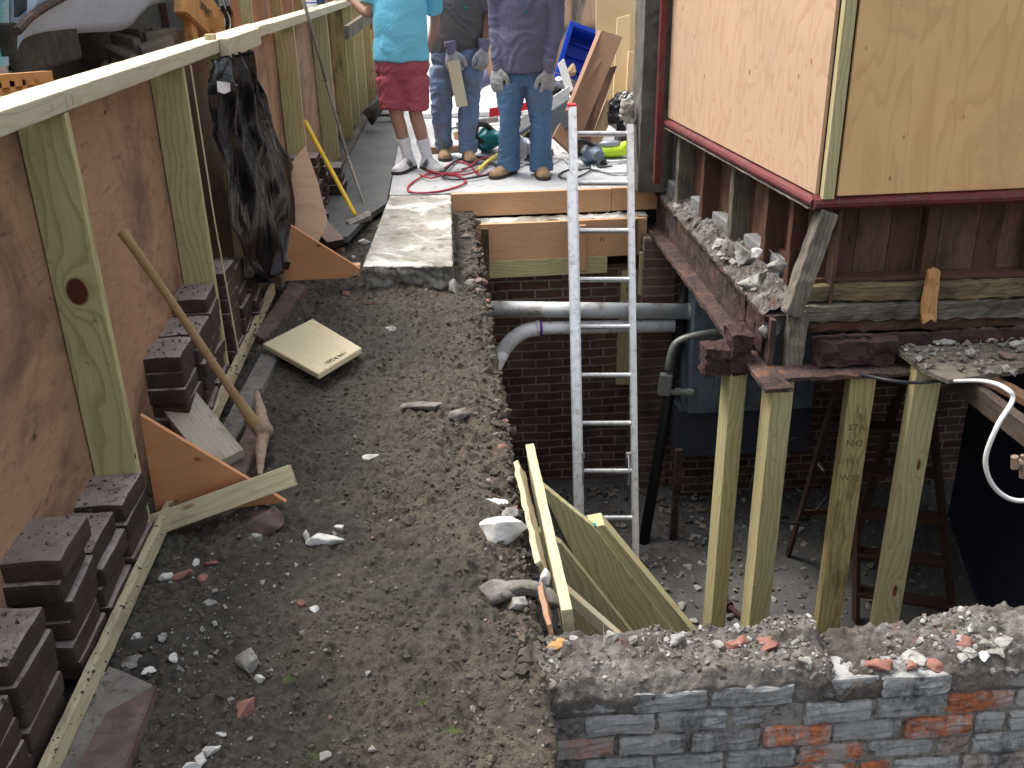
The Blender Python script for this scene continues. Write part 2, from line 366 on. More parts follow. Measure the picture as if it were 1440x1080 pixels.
n = s.noise(v, 7, 10, .72); n2 = s.noise(v, 60, 8, .7)
k = s.ramp(n, [(.36, (.03, .02, .02, 1)), (.46, (.06, .038, .034, 1)), (.56, (.09, .055, .045, 1)), (.66, (.20, .095, .05, 1))])
k = s.mix(s.ramp(n2, [(.56, 0), (.66, .6)]), k, (.27, .22, .2, 1))
M['rust'] = s.done(k, None, s.bump(s.math('ADD', n, n2), 1, .01))
s = N('dark_rust', .85, .1, .3); v = s.obj(rnd=True); n = s.noise(v, 12, 10, .75)
M['rust_dark'] = s.done(s.ramp(n, [(.3, (.028, .017, .018, 1)), (.6, (.08, .04, .038, 1)), (.75, (.14, .08, .07, 1))]), None, s.bump(n, 1, .02))
M['alu'] = simple('aluminium', (.86, .87, .88, 1), .38, .75, .06, 30, .1, dirt=(.5, .49, .46, 1), dscale=9)
M['alu_dull'] = simple('aluminium_dull', (.62, .64, .66, 1), .42, .85, .1, 30, .2, dirt=(.35, .34, .31, 1), dscale=12)
M['redpaint'] = simple('oxblood_paint', (.13, .022, .022, 1), .6, 0, .3, 25, .5, dirt=(.10, .06, .055, 1), dscale=9)
M['galv'] = simple('grey_duct_pipe', (.55, .58, .60, 1), .5, .1, .12, 30, .2, dirt=(.22, .15, .11, 1), dscale=3)
M['pvc'] = simple('white_pvc', (.90, .92, .95, 1), .35, 0, .06, 30, .05, dirt=(.42, .4, .38, 1), dscale=6)
M['conduit'] = simple('grey_conduit', (.27, .29, .27, 1), .5, .3, .12, 30, .2, dirt=(.2, .18, .15, 1))
M['panelblue'] = simple('blue_grey_cabinet', (.14, .19, .24, 1), .45, .1, .1, 20, .1, dirt=(.08, .10, .12, 1), dscale=4)
M['navy'] = simple('navy_membrane', (.045, .055, .085, 1), .6, 0, .2, 12, .4)
M['black'] = simple('black_iron', (.015, .015, .017, 1), .5, .2, .2)
M['blackrub'] = simple('black_rubber', (.02, .02, .02, 1), .7, 0, .2)
M['whiteplastic'] = simple('white_cable', (.75, .74, .72, 1), .4, 0, .05)
s = N('black_polythene', .18, 0, .6); v = s.obj(); M['poly'] = s.done((.008, .009, .013, 1), s.ramp(s.noise(v, 14, 6, .6), [(.3, .12), (.7, .3)]), s.bump(s.noise(s.obj((1.2, 1.2, .35)), 7, 4, .5, 1.2), .55, .03))
M['yellow'] = simple('yellow_fibreglass', (.80, .52, .04, 1), .4, 0, .08)
M['steel'] = simple('worn_steel', (.32, .29, .26, 1), .55, .5, .2, 30, .5, dirt=(.2, .15, .11, 1), dscale=12)
M['toolwood'] = simple('mud_caked_head', (.30, .22, .155, 1), .7, .1, .25, 30, .7, dirt=(.16, .1, .07, 1), dscale=14)
M['blue'] = simple('blue_plastic', (.005, .06, .55, 1), .35, 0, .2, 8, .6)
M['teal'] = simple('teal_tool_plastic', (.005, .16, .18, 1), .4)
M['lime'] = simple('lime_tool_plastic', (.55, .75, .03, 1), .4)
M['toolgrey'] = simple('grey_tool_metal', (.35, .37, .42, 1), .4, .4)
M['red'] = simple('red_plastic', (.62, .02, .03, 1), .4)
M['redcord'] = simple('red_cord', (.42, .04, .07, 1), .5)
M['blackcord'] = simple('black_cord', (.03, .03, .035, 1), .5)
M['greyboard'] = simple('grey_board', (.12, .14, .16, 1), .6)
M['whitepaint'] = simple('white_paint', (.82, .82, .80, 1), .5)
M['yellowpaint'] = simple('yellow_tape', (.85, .74, .12, 1), .5)
M['purple'] = simple('purple_primer', (.16, .06, .35, 1), .5)
M['ink'] = simple('dark_ink', (.03, .025, .02, 1), .8)
M['inkbrown'] = simple('brown_ink', (.13, .085, .04, 1), .8)
M['truck'] = simple('blue_grey_bodywork', (.42, .52, .64, 1), .5, .0, .07, 10, .05, dirt=(.37, .46, .57, 1), dscale=2)
M['truckdark'] = simple('dirty_underbody', (.03, .028, .022, 1), .8, 0, .4, 20, .5, dirt=(.08, .075, .05, 1))
M['glass_teal'] = simple('teal_door_glass', (.16, .55, .58, 1), .12, 0, .1, 5, 0)
M['tyre'] = simple('muddy_tyre', (.26, .225, .185, 1), .85, 0, .3, 20, .7, dirt=(.3, .26, .21, 1), dscale=7)
M['orange'] = simple('orange_machine_paint', (.52, .26, .08, 1), .6, 0, .15, 20, .2, dirt=(.3, .15, .06, 1), dscale=5)
M['skin'] = simple('skin', (.42, .235, .165, 1), .5, 0, .08, 120, .1)
M['skin_dark'] = simple('skin_tanned', (.24, .115, .07, 1), .5, 0, .08, 120, .1)
M['hair'] = simple('dark_hair', (.025, .018, .014, 1), .6)
def cloth(name, c, c2, dirt=None, weave=900, var=5, dth=.6):
    s = N(name, .9, 0, .1); v = s.obj(); k = s.ramp(s.noise(v, var*.6, 4, .5), [(.3, tuple((a_+b_)/2 for a_, b_ in zip(c, c2))), (.65, c)])
    if dirt: k = s.mix(s.ramp(s.noise(v, 4.5, 8, .7), [(dth, 0), (dth+.12, .7)]), k, dirt)
    b = s.bump(s.noise(v, 26, 5, .6, .5), .45, .02)
    return s.done(k, None, s.bump(s.noise(v, 420, 2, .5), .3, .002, b))
M['denim'] = cloth('blue_denim', (.11, .20, .34, 1), (.055, .115, .22, 1), dirt=(.16, .18, .21, 1), dth=.54)
M['denim_l'] = cloth('faded_muddy_denim', (.19, .27, .43, 1), (.13, .19, .31, 1), dirt=(.17, .17, .18, 1), dth=.46)
M['purple_shirt'] = cloth('purple_grey_jersey', (.15, .145, .225, 1), (.115, .11, .18, 1))
M['grey_shirt'] = cloth('charcoal_tee', (.135, .125, .125, 1), (.10, .095, .095, 1))
M['cyan_shirt'] = cloth('sky_blue_tee', (.20, .60, .80, 1), (.15, .53, .73, 1))
M['red_shorts'] = cloth('dusty_red_shorts', (.38, .10, .12, 1), (.30, .075, .09, 1))
M['glove'] = cloth('grey_work_glove', (.42, .42, .42, 1), (.2, .2, .22, 1), dirt=(.14, .12, .11, 1), var=22)
M['cuff'] = cloth('purple_glove_cuff', (.20, .18, .27, 1), (.16, .15, .22, 1))
M['boot'] = cloth('tan_work_boot', (.36, .25, .15, 1), (.24, .16, .095, 1), dirt=(.15, .11, .08, 1), var=12)
M['sole'] = simple('dark_sole', (.05, .04, .035, 1), .8)
M['sneak'] = cloth('white_sneaker', (.74, .74, .74, 1), (.62, .62, .64, 1), var=9)
M['sneakgrey'] = simple('grey_sneaker_trim', (.10, .11, .13, 1), .6)
M['sock'] = cloth('white_sock', (.80, .80, .84, 1), (.7, .7, .75, 1))
M['rag'] = cloth('dirty_rag', (.45, .42, .38, 1), (.13, .1, .08, 1), dirt=(.15, .1, .06, 1), var=25)
M['grass'] = simple('green_sprout', (.10, .16, .03, 1), .7)
#BODY
# ================================================================== SETTING
def struct(o): o['kind'] = 'structure'; return o
XT = .215                       # line of the trench's left lip
FL = -2.55                      # basement floor
# light
sun = bpy.data.lights.new('sun', 'SUN'); so = bpy.data.objects.new('sun', sun); col.objects.link(so)
EL, AZ = R(62), R(-58)          # azimuth measured from +Y towards +X
sun.energy = 1.5; sun.angle = R(25); sun.color = (1, .97, .92)
d = V((math.sin(AZ)*math.cos(EL), math.cos(AZ)*math.cos(EL), math.sin(EL)))
so.matrix_basis = d.to_track_quat('Z', 'Y').to_matrix().to_4x4()
wd = bpy.data.worlds.new('World'); scn.world = wd; wd.use_nodes = True
sky = wd.node_tree.nodes.new('ShaderNodeTexSky'); sky.sky_type = 'NISHITA'; sky.sun_disc = False
sky.sun_elevation = EL; sky.sun_rotation = AZ; sky.air_density = 1.6; sky.dust_density = 6; sky.ozone_density = .6
hs = wd.node_tree.nodes.new('ShaderNodeHueSaturation'); hs.inputs['Saturation'].default_value = .45
wd.node_tree.links.new(sky.outputs[0], hs.inputs['Color'])
wd.node_tree.links.new(hs.outputs[0], wd.node_tree.nodes['Background'].inputs[0]); wd.node_tree.nodes['Background'].inputs[1].default_value = .15
scn.view_settings.view_transform = 'Standard'; scn.view_settings.look = 'None'; scn.view_settings.exposure = .95; scn.view_settings.gamma = 1
# ground: one ring sheet out to the horizon, open over the site
def quad_strip(bm, xs, ys, z, hole):
    for i in range(len(xs)-1):
        for j in range(len(ys)-1):
            if hole(i, j): continue
            bm.faces.new([bm.verts.new((x, y, z)) for x, y in ((xs[i], ys[j]), (xs[i+1], ys[j]), (xs[i+1], ys[j+1]), (xs[i], ys[j+1]))])
bm = bmesh.new(); quad_strip(bm, [-300, -1.25, 8, 300], [-300, -3, 7.25, 300], -.16, lambda i, j: i == 1 and j == 1)
struct(fin('ground', bm, M['asph']))
# soil bed
def fbm(x, y, z, o=5): return noise.fractal(V((x, y, z)), 1.0, 2.0, o)
def soil_h(x, y):
    h = -.135 + .032*fbm(x*1.3, y*1.3, 2.2, 3) + .022*fbm(x*6, y*6, 5.1, 4)
    c = noise.voronoi(V((x*17+noise.noise(V((x*30, y*30, 0)))*.5, y*17, 3.3)))[0][0]
    h += .030*max(0, .6-c)*(.4+max(0, noise.noise(V((x*3.1, y*3.1, 6)))+.35))
    h += .017*fbm(x*30, y*30, 9.2, 6) + .02*max(0, fbm(x*13, y*13, 4.7, 3))
    c2 = noise.voronoi(V((x*52, y*52, 1.3)))[0][0]
    h += .013*(.5-c2)*max(0, noise.noise(V((x*5, y*5, 8)))+.5)
    # heaps and hollows seen in the photo
    for (px, py, r, a) in ((.05, 2.75, .22, .045), (-.5, 2.5, .25, .03), (-.25, 4.6, .35, .035), (-.45, 3.4, .2, -.03), (-.1, 3.9, .3, .03), (-.55, 2.05, .3, -.015), (.02, 4.9, .2, .03), (-.75, 3.0, .12, .05)):
        dd = ((x-px)**2+(y-py)**2)/(r*r)
        if dd < 6: h += a*math.exp(-dd)
    wet = max(0, min(1, (-x-.35)*3))*max(0, min(1, (y-3.0)*2))
    tr = max(0, min(1, (fbm(x*1.7, y*1.7, 11.5, 3)+.12)*2.6))       # trodden smooth patches
    h = h*(1-.55*tr) + (-.135+.032*fbm(x*1.3, y*1.3, 2.2, 3)+.010*fbm(x*7, y*7, 3, 3))*.55*tr
    return h - .012*wet
bm = bmesh.new(); x0, x1, y0, y1, st = -1.2, XT, 1.0, 7.25, .0085
nx = int((x1-x0)/.0065); ny = 780; g = []
for j in range(ny+1):
    y = y0+(y1-y0)*(j/ny)**1.4; row = []
    for i in range(nx+1):
        x = x0+(x1-x0)*i/nx
        e = max(0, (x-(XT-.05))/.05)            # crumbling lip
        lip = .018*fbm(3, y*7, 0, 4) + .012*fbm(1, y*30, 0, 3)
        row.append(bm.verts.new((x + lip*e - .022*e*max(0, min(1, (y-4.2)*1.2)), y, soil_h(x, y) - .03*e*e)))
    g.append(row)
for j in range(ny):
    for i in range(nx): bm.faces.new((g[j][i], g[j][i+1], g[j+1][i+1], g[j+1][i]))
prev = [r[-1] for r in g]                        # face of the cut
for k, z in enumerate((-.22, -.34, -.5)):
    cur = [bm.verts.new((XT-.02-.01*k+.02*fbm(k*3, v.co.y*6, z*5, 4), v.co.y, z)) for v in prev]
    for j in range(ny): bm.faces.new((prev[j], cur[j], cur[j+1], prev[j+1]))
    prev = cur
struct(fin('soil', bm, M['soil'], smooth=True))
# clods and gravel: nobody could count them
def scatter(name, n, place, mat, smin, smax, flat=.65, seed=1, pts=9):
    rnd = random.Random(seed); tm = []
    for k in range(10):
        b = bmesh.new(); stone_bm(b, (0, 0, 0), 1, flat, seed*31+k, pts)
        b.verts.index_update(); tm.append(([v.co.copy() for v in b.verts], [[v.index for v in f.verts] for f in b.faces])); b.free()
    vs = []; fs = []
    for i in range(n):
        p = place(rnd)
        if p is None: continue
        s = smin*(smax/smin)**(rnd.random()**2.2)
        q = Matrix.Rotation(rnd.uniform(0, 6.3), 3, 'Z') @ Matrix.Rotation(rnd.uniform(-.5, .5), 3, 'X')
        tv, tf = tm[rnd.randrange(10)]; o = len(vs)
        vs += [q @ (v*s) + V(p) for v in tv]; fs += [[a+o for a in f] for f in tf]
    me = bpy.data.meshes.new(name); me.from_pydata(vs, [], fs)
    o = mesh_obj(name, me, mat); o['kind'] = 'stuff'; return o
def pl_soil(r):
    x = r.uniform(-1.0, XT-.01); y = 1.2+6*r.random()**1.25
    if x > -.55 and y > 5.4: return None
    dens = .5+.5*noise.noise(V((x*3, y*2, 4)))+.25*x
    if r.random() > dens+.25: return None
    return (x, y, soil_h(x, y)+.001)
scatter('clods', 24000, pl_soil, M['clods'], .002, .014, .8, seed=3, pts=16)
def pl_lip(r):
    y = r.uniform(2.1, 7.1); x = XT - abs(r.gauss(0, .07)); return (x, y, soil_h(x, y)+.004)
scatter('lip_rubble', 700, pl_lip, M['clods'], .004, .034, .8, seed=5, pts=18)
def pl_white(r):
    x = r.gauss(-.72, .14); y = r.gauss(2.35, .35)
    if x < -.98 or y < 1.5: return None
    return (x, y, soil_h(x, y)+.003)
scatter('plaster_crumbs', 260, pl_white, M['greychunk'], .003, .015, .7, seed=8)
# fresh concrete strip, pavement
bm = bmesh.new()
pts = [on_z(*q, -.06) for q in [(410, 345), (520, 330), (547, 280), (566, 170), (600, 30), (545, 30), (521, 160)]]
P0 = [(-1.25, 6.3), (-.66, 6.35), (-.56, 6.9), (-.45, 7.21), (-.43, 12), (-.43, 13.5), (-1.25, 13.5)]
prism(bm, [(x, y, -.10) for x, y in P0], (0, 0, .04)); struct(fin('concrete_strip', bm, M['wetconc']))
bm = bmesh.new()
add_box(bm, (-.425, 7.215, -.16), (1.0, 8.72, 0), .006); add_box(bm, (1.004, 7.215, -.16), (2.6, 8.72, 0), .006)
for j in range(16):
    for i in range(2 if j < 4 else 5): add_box(bm, (-.425+1.43*i, 8.725+1.5*j, -.16), (1.0+1.43*i, 10.22+1.5*j, 0), .006)
struct(fin('pavement', bm, M['conc']))
# basement floor and the pit in front of the near wall
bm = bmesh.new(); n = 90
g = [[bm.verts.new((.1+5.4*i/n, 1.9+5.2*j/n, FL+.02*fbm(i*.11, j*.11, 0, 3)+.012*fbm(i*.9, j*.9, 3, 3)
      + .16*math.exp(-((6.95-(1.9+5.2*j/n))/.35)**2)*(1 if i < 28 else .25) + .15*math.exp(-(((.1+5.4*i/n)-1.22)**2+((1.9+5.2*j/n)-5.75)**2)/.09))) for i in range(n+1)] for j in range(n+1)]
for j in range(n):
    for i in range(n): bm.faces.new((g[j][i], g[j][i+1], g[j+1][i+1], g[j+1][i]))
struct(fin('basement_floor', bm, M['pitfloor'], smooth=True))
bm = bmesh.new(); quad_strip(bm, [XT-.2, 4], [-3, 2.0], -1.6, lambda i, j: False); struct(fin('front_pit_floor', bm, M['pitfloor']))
def pl_pit(r):
    y = 6.9-4.2*r.random()**1.6; x = .35+3.6*r.random()**1.9
    z = FL+.16*math.exp(-((6.95-y)/.35)**2)*(1 if x < 1.75 else .25)+.15*math.exp(-((x-1.22)**2+(y-5.75)**2)/.09)
    return (x, y, z+.012)
scatter('pit_debris', 4800, pl_pit, M['pit_debris'], .008, .05, .45, seed=9)
# retaining walls of the pit (only slivers show)
def wall(name, lo, hi, mat, label, cat='wall', group=None):
    bm = bmesh.new(); add_box(bm, lo, hi)
    return tag(centred(name, bm, mat), label, cat, group)
wall('brick_wall', (-.2, 2.26, -2.7), (XT-.06, 7.15, -.34), M['brick_s'], 'dark brick retaining wall under the left lip of the trench')
wall('brick_wall', (XT-.1, 7.10, -2.7), (1.72, 7.3, -.56), M['brick_b'], 'dark brick end wall behind the aluminium ladder')
wall('brick_wall', (1.64, 6.88, -2.7), (5.5, 7.2, -.13), M['brick_b'], 'dark brick back wall beneath the boarded building')
wall('brick_pier', (1.42, 6.85, -2.7), (1.66, 7.16, -.30), M['brick_s'], 'brick pier rising under the far end of the rusty beam', 'pier')
# ------------------------------------------------------------------ near brick wall, course by course
nw = thing('brick_wall', (1.2, 2.1, -1.6), 'broken grey and orange brick wall crossing the foreground', 'wall')
rnd = random.Random(11)
att = []
bm = bmesh.new(); cl = bm.loops.layers.float_color.new('tone')
YF = 2.05; zt = -.165
tones = {'g': (.34, .345, .35), 'd': (.19, .19, .195), 'o': (.52, .155, .065), 'r': (.29, .165, .135), 'b': (.28, .215, .18)}
def brick(x, y, z, l, w, h, tone, jx=.004):
    b = bmesh.new(); add_box(b, (-l/2, -w/2, -h/2), (l/2, w/2, h/2), .010)
    bmesh.ops.triangulate(b, faces=b.faces[:]); bmesh.ops.subdivide_edges(b, edges=[e for e in b.edges if e.calc_length() > .02], cuts=3, use_grid_fill=True)
    off = V((rnd.uniform(0, 90), 0, 0))
    T = Matrix.Translation((x, y, z)) @ Matrix.Rotation(rnd.gauss(0, .012), 4, 'Y') @ Matrix.Rotation(rnd.gauss(0, .012), 4, 'Z')
    b.verts.index_update(); nv = []
    for v in b.verts: nv.append(bm.verts.new(T @ (v.co + noise.noise_vector(v.co*20+off)*.005 + noise.noise_vector(v.co*75+off)*.0055)))
    fc = rnd.uniform(.8, 1.2); c = tuple(q*fc for q in tones[tone]) + (1,)
    for f in b.faces:
        try: nf = bm.faces.new([nv[v.index] for v in f.verts])
        except ValueError: continue
        for lp in nf.loops: lp[cl] = c
    b.free()
for r in range(8):
    z = zt - .036 - r*.078; x = XT + .03 + (r % 2)*.11 - .05
    if r == 0: x += 0
    while x < 2.7:
        l = rnd.choice((.205, .205, .205, .1)) if r > 0 else rnd.choice((.22, .24, .2))
        t = 'g' if (r < 2 and x < 1.15) else rnd.choice('gggbd' if r < 2 else 'obrggdg')
        if r in (2, 3) and .72 < x < .95: t = 'o'
        if r == 3 and x < .75: t = rnd.choice('gg')
        if r in (1, 2) and 1.28 < x < 1.42: t = 'o'
        if r == 0 and x > 1.0: z2 = z
        brick(x+l/2, YF+.05+rnd.uniform(-.010, .006), z, max(.05, l-.012), .10, .066, t)
        x += l
bmesh.ops.translate(bm, verts=bm.verts, vec=(-1.2, -2.1, 1.6))
s = N('wall_bricks', .85, 0, .25); v = s.obj(world=True); a = s.node('ShaderNodeVertexColor', layer_name='tone').outputs[0]
k = s.mix(s.ramp(s.noise(v, 40, 8, .7), [(.38, .7), (.6, 0)]), a, (.05, .045, .042, 1)); k = s.mix(s.ramp(s.noise(v, 7, 8, .75), [(.46, 0), (.58, .75)]), k, (.33, .325, .315, 1))
k = s.mix(s.ramp(s.noise(s.obj((1, 1, .35), world=True), 11, 9, .75), [(.49, 0), (.6, .8)]), k, (.36, .36, .355, 1))
k = s.mix(s.ramp(s.noise(s.obj((1, 1, .4), world=True, loc=(5, 2, 2)), 6, 9, .7), [(.56, 0), (.66, .85)]), k, (.04, .042, .045, 1))
M['wall_bricks'] = s.done(k, None, s.bump(s.noise(v, 90, 7, .7), .7, .006))
tag(fin('face_bricks', bm, M['wall_bricks'], nw, smooth=False, M=Matrix.Translation((1.2, 2.1, -1.6))), 'grey and orange brick courses of the wall face')
bm = bmesh.new(); add_box(bm, (XT+.0, YF+.006, -1.6), (2.75, YF+.20, zt-.085)); fin('mortar_core', bm, M['mortar'], nw)
# rubble top of the wall
def top_h(x, y):
    t = (y-YF)/.235
    base = -.128 + .0*t
    if x > 1.02: base -= .032*min(1, (x-1.02)/.05) if x < 1.5 else .032
    if x > 1.25: base += .045*min(1, (x-1.25)/.15)
    if .86 < x < 1.0 and t > .55: base += .03
    h = base + .022*fbm(x*7, y*7, 1, 4) + .014*fbm(x*24, y*24, 5, 4) + .006*fbm(x*70, y*70, 5, 3)
    c = noise.voronoi(V((x*22, y*26, 4.3)))[0][0]; h += .03*(.4-c)*(1.2 if x > 1.1 else .5)
    if t < .12: h -= (.12-t)*.35
    if t > .92: h -= (t-.92)*.8
    if .99 < x < 1.06: h -= .06*(1-abs(x-1.025)/.035)
    return h
bm = bmesh.new(); nx, ny = 460, 44
g = [[bm.verts.new((XT-.03+2.55*i/nx, YF-.004+.235*j/ny + (.008*fbm(i*.12, 2, 1, 3) if j == 0 else 0) + (.02*fbm(i*.07, 7, 1, 4) if j > ny-4 else 0), top_h(XT-.03+2.55*i/nx, YF+.235*j/ny))) for i in range(nx+1)] for j in range(ny+1)]
for j in range(ny):
    for i in range(nx): bm.faces.new((g[j][i], g[j][i+1], g[j+1][i+1], g[j+1][i]))
for row in (g[0], g[-1]):
    lo = [bm.verts.new((v.co.x, v.co.y+(.015 if row is g[0] else -.02), -.26)) for v in row]
    for i in range(nx): bm.faces.new((row[i], row[i+1], lo[i+1], lo[i]))
s = N('rubble_top', .9, 0, .2); v = s.obj(world=True)
n = s.noise(v, 9, 10, .75); nn = s.noise(v, 70, 8, .75); n3 = s.noise(v, 5, 6, .7)
k = s.ramp(n, [(.32, (.06, .053, .047, 1)), (.48, (.16, .14, .125, 1)), (.6, (.25, .23, .21, 1)), (.7, (.38, .36, .335, 1))])
k = s.mix(s.ramp(nn, [(.55, 0), (.7, .7)]), k, (.46, .44, .41, 1)); k = s.mix(s.ramp(nn, [(.32, .8), (.42, 0)]), k, (.035, .03, .028, 1))
k = s.mix(s.ramp(s.noise(v, 8, 8, .65), [(.62, 0), (.67, .75)]), k, (.27, .12, .09, 1)); k = s.mix(s.ramp(s.noise(v, 3.5, 8, .75), [(.48, 0), (.6, .75)]), k, (.085, .07, .058, 1))
M['rubble'] = s.done(k, None, s.bump(s.math('ADD', n, nn), 1, .014))
tag(fin('rubble_top', bm, M['rubble'], nw, smooth=True), 'crumbled mortar top of the wall')
for i, (px, py, s_, mt) in enumerate([(1035, 900, .05, 'redchunk'), (1080, 905, .06, 'redchunk'), (1010, 905, .04, 'greychunk'), (1290, 915, .05, 'greychunk'), (1350, 905, .05, 'redchunk'), (1375, 945, .035, 'greychunk'), (1390, 930, .03, 'whitechunk'), (1425, 950, .035, 'greychunk'), (1345, 965, .045, 'redchunk'), (1130, 935, .04, 'greychunk'), (1315, 975, .03, 'redchunk'), (1410, 905, .045, 'greychunk'), (950, 905, .04, 'greychunk'), (860, 900, .035, 'greychunk'), (1240, 925, .05, 'redchunk'), (1180, 925, .045, 'redchunk'), (1395, 960, .03, 'greychunk'), (1270, 960, .03, 'greychunk'), (1205, 960, .028, 'redchunk'), (1365, 920, .03, 'greychunk')]):
    p = on_z(px, py, -.13); p.y = min(max(p.y, YF+.03), YF+.2); p.z = top_h(p.x, p.y)+.004
    chunk('rubble_piece', p, s_*.85, M[mt], None, None, flat=.5, seed=200+i, parent=nw, rough=.28)
def pl_top(r):
    x = XT+2.3*r.random(); y = YF+.01+.20*r.random()
    if r.random() > .5+noise.noise(V((x*4, y*5, 2))): return None
    return (x, y, top_h(x, y)+.002)
scatter('wall_top_crumbs', 3600, pl_top, M['pit_debris'], .003, .017, .8, seed=23, pts=14)
# ------------------------------------------------------------------ FENCE (studs, sheets, rail nailed together)
fence = thing('plywood_fence', (-1.15, 6, -.1), 'long plywood site fence of treated studs with a pale top rail', 'fence')
def fx(y): return -1.02 if y < 5 else -1.02 + (y-5)*.030
def rail_z(y): return 1.30-.0205*(y-2.4)
segs = [(.9, 4.25), (4.254, 6.7), (6.704, 9.1), (9.104, 11.5), (11.504, 14.2)]
for a, b in segs:
    bm = bmesh.new()
    add_box(bm, (-(b-a)/2, -1.2, -.009), ((b-a)/2, 1.2, .009), .001)
    m = frame(V((fx(a)-.165, a, .1)), V((fx(b)-.165, b, .1)), V((0, 0, 1)))
    # keep the sheet's top just under the rail
    fin('panel', bm, M['ply_l'], fence, Matrix.Translation((0, 0, rail_z((a+b)/2)-1.3-.012*(b-a)/2)) @ m)
ys = [1.35, 2.87, 4.23, 5.62, 7.1, 8.75, 9.9, 10.6, 11.5, 12.4, 13.2, 14.0]
for i, y in enumerate(ys):
    x = fx(y)
    knot = i == 1
    a = V((x-.085, y, -.10)); b = V((x-.085, y-.01, rail_z(y)-.003))
    mm = M['pt_knot'] if knot else (M['pt_stained'] if i in (6, 9) else M['pt'])
    w_, t_ = .135, .038
    bm = bmesh.new(); L = (b-a).length; add_box(bm, (-L/2, -w_/2, -t_/2), (L/2, w_/2, t_/2), .003)
    o = fin('stud', bm, mm, fence, frame(a, b, V((1, 0, 0))))
    if knot: tag(o, 'wide stud with an oval reddish knot')
# sister post beside the black sheet
plank('stud', (fx(4.85)-.03, 4.85, .2), (fx(4.85)-.03, 4.85, 1.33), .045, .04, (1, 0, 0), M['pt'], fence)
plank('stud', (fx(4.9)-.085, 5.47, -.1), (fx(4.9)-.085, 5.47, 1.2), .12, .035, (1, 0, 0), M['pt'], fence)
def rail(y0, y1, dx=0, dz=0, w=.125, t=.056):
    a = V((fx(y0)-.075+dx, y0, rail_z(y0)+t/2+dz)); b = V((fx(y1)-.075+dx, y1, rail_z(y1)+t/2+dz))
    plank('top_rail', a, b, w, t, V((1, 0, 0)), M['rail'], fence, bev=.004, rough=.0015)
rail(.7, 2.86); rail(2.864, 6.2); rail(6.204, 10.2, dz=-.004); rail(10.204, 14.4, dz=.003)
plank('rail_splice', (fx(5)+.03, 4.83, rail_z(5)+.02), (fx(5.6)+.03, 5.62, rail_z(5.6)+.02), .085, .04, V((0, 0, 1)), M['rail'], fence, bev=.003)
plank('bottom_plate', (-1.012, .9, -.085), (-1.012, 5.4, -.085), .024, .06, V((1, 0, 0)), M['pale_dirty'], fence, rough=.002)
plank('bottom_plate', (-.99, 5.41, -.055), (-.78, 13.4, -.055), .06, .07, V((1, 0, 0)), M['old_grey'], fence, rough=.003)
# stamp marks on the knotted stud foot
def text(name, body, size, Mx, mat, parent, ext=.0004, label=None):
    c = bpy.data.curves.new('t', 'FONT'); c.body = body; c.size = size; c.extrude = ext; c.align_x = 'CENTER'; c.align_y = 'CENTER'; c.resolution_u = 3
    o = bpy.data.objects.new('t', c); col.objects.link(o)
    me = bpy.data.meshes.new_from_object(o.evaluated_get(bpy.context.evaluated_depsgraph_get())); bpy.data.objects.remove(o)
    return mesh_obj(name, me, mat, parent, Mx)
def basis(o, x, z):
    x = V(x).normalized(); z = V(z); z = (z-x*z.dot(x)).normalized(); y = z.cross(x)
    return Matrix(((x.x, y.x, z.x, o[0]), (x.y, y.y, z.y, o[1]), (x.z, y.z, z.z, o[2]), (0, 0, 0, 1)))
text('stamp', 'IMARBROU', .03, basis((-1.105, 2.87-.0205, .215), (1, 0, -.02), (0, -1, 0)), M['ink'], fence)
# grey 2x6 brace sticking out of the fence
tag(centred('grey_brace_board', (lambda b: (add_box(b, (-.8, -.055, -.02), (.8, .055, .02), .003, frame(on_x(452, 72, -.86), on_x(540, 8, -.60), V((0, 0, 1)))), b)[1])(bmesh.new()), M['old_grey']), 'weathered grey board jutting from the fence beside the worker in the cyan shirt', 'board')
# ------------------------------------------------------------------ PAVERS stacked along the fence
def make_paver(sx, sy, sz, seed):
    r_ = random.Random(seed); b = bmesh.new(); add_box(b, (-sx/2, -sy/2, 0), (sx/2, sy/2, sz), .011)
    bmesh.ops.triangulate(b, faces=b.faces[:]); bmesh.ops.subdivide_edges(b, edges=[e for e in b.edges if e.calc_length() > .04], cuts=3, use_grid_fill=True)
    for v in b.verts: v.co += noise.noise_vector(v.co*14+V((seed, 0, 0)))*.0035 + noise.noise_vector(v.co*60+V((seed, 0, 0)))*.0022
    me = bpy.data.meshes.new('paver'); bmesh.ops.recalc_face_normals(b, faces=b.faces); b.to_mesh(me); b.free()
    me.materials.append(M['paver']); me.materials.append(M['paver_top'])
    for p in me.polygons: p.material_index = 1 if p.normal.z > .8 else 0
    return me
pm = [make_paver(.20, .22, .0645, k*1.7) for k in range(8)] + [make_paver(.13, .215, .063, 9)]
ordn = ['topmost', 'second', 'third', 'fourth', 'fifth', 'sixth', 'seventh']
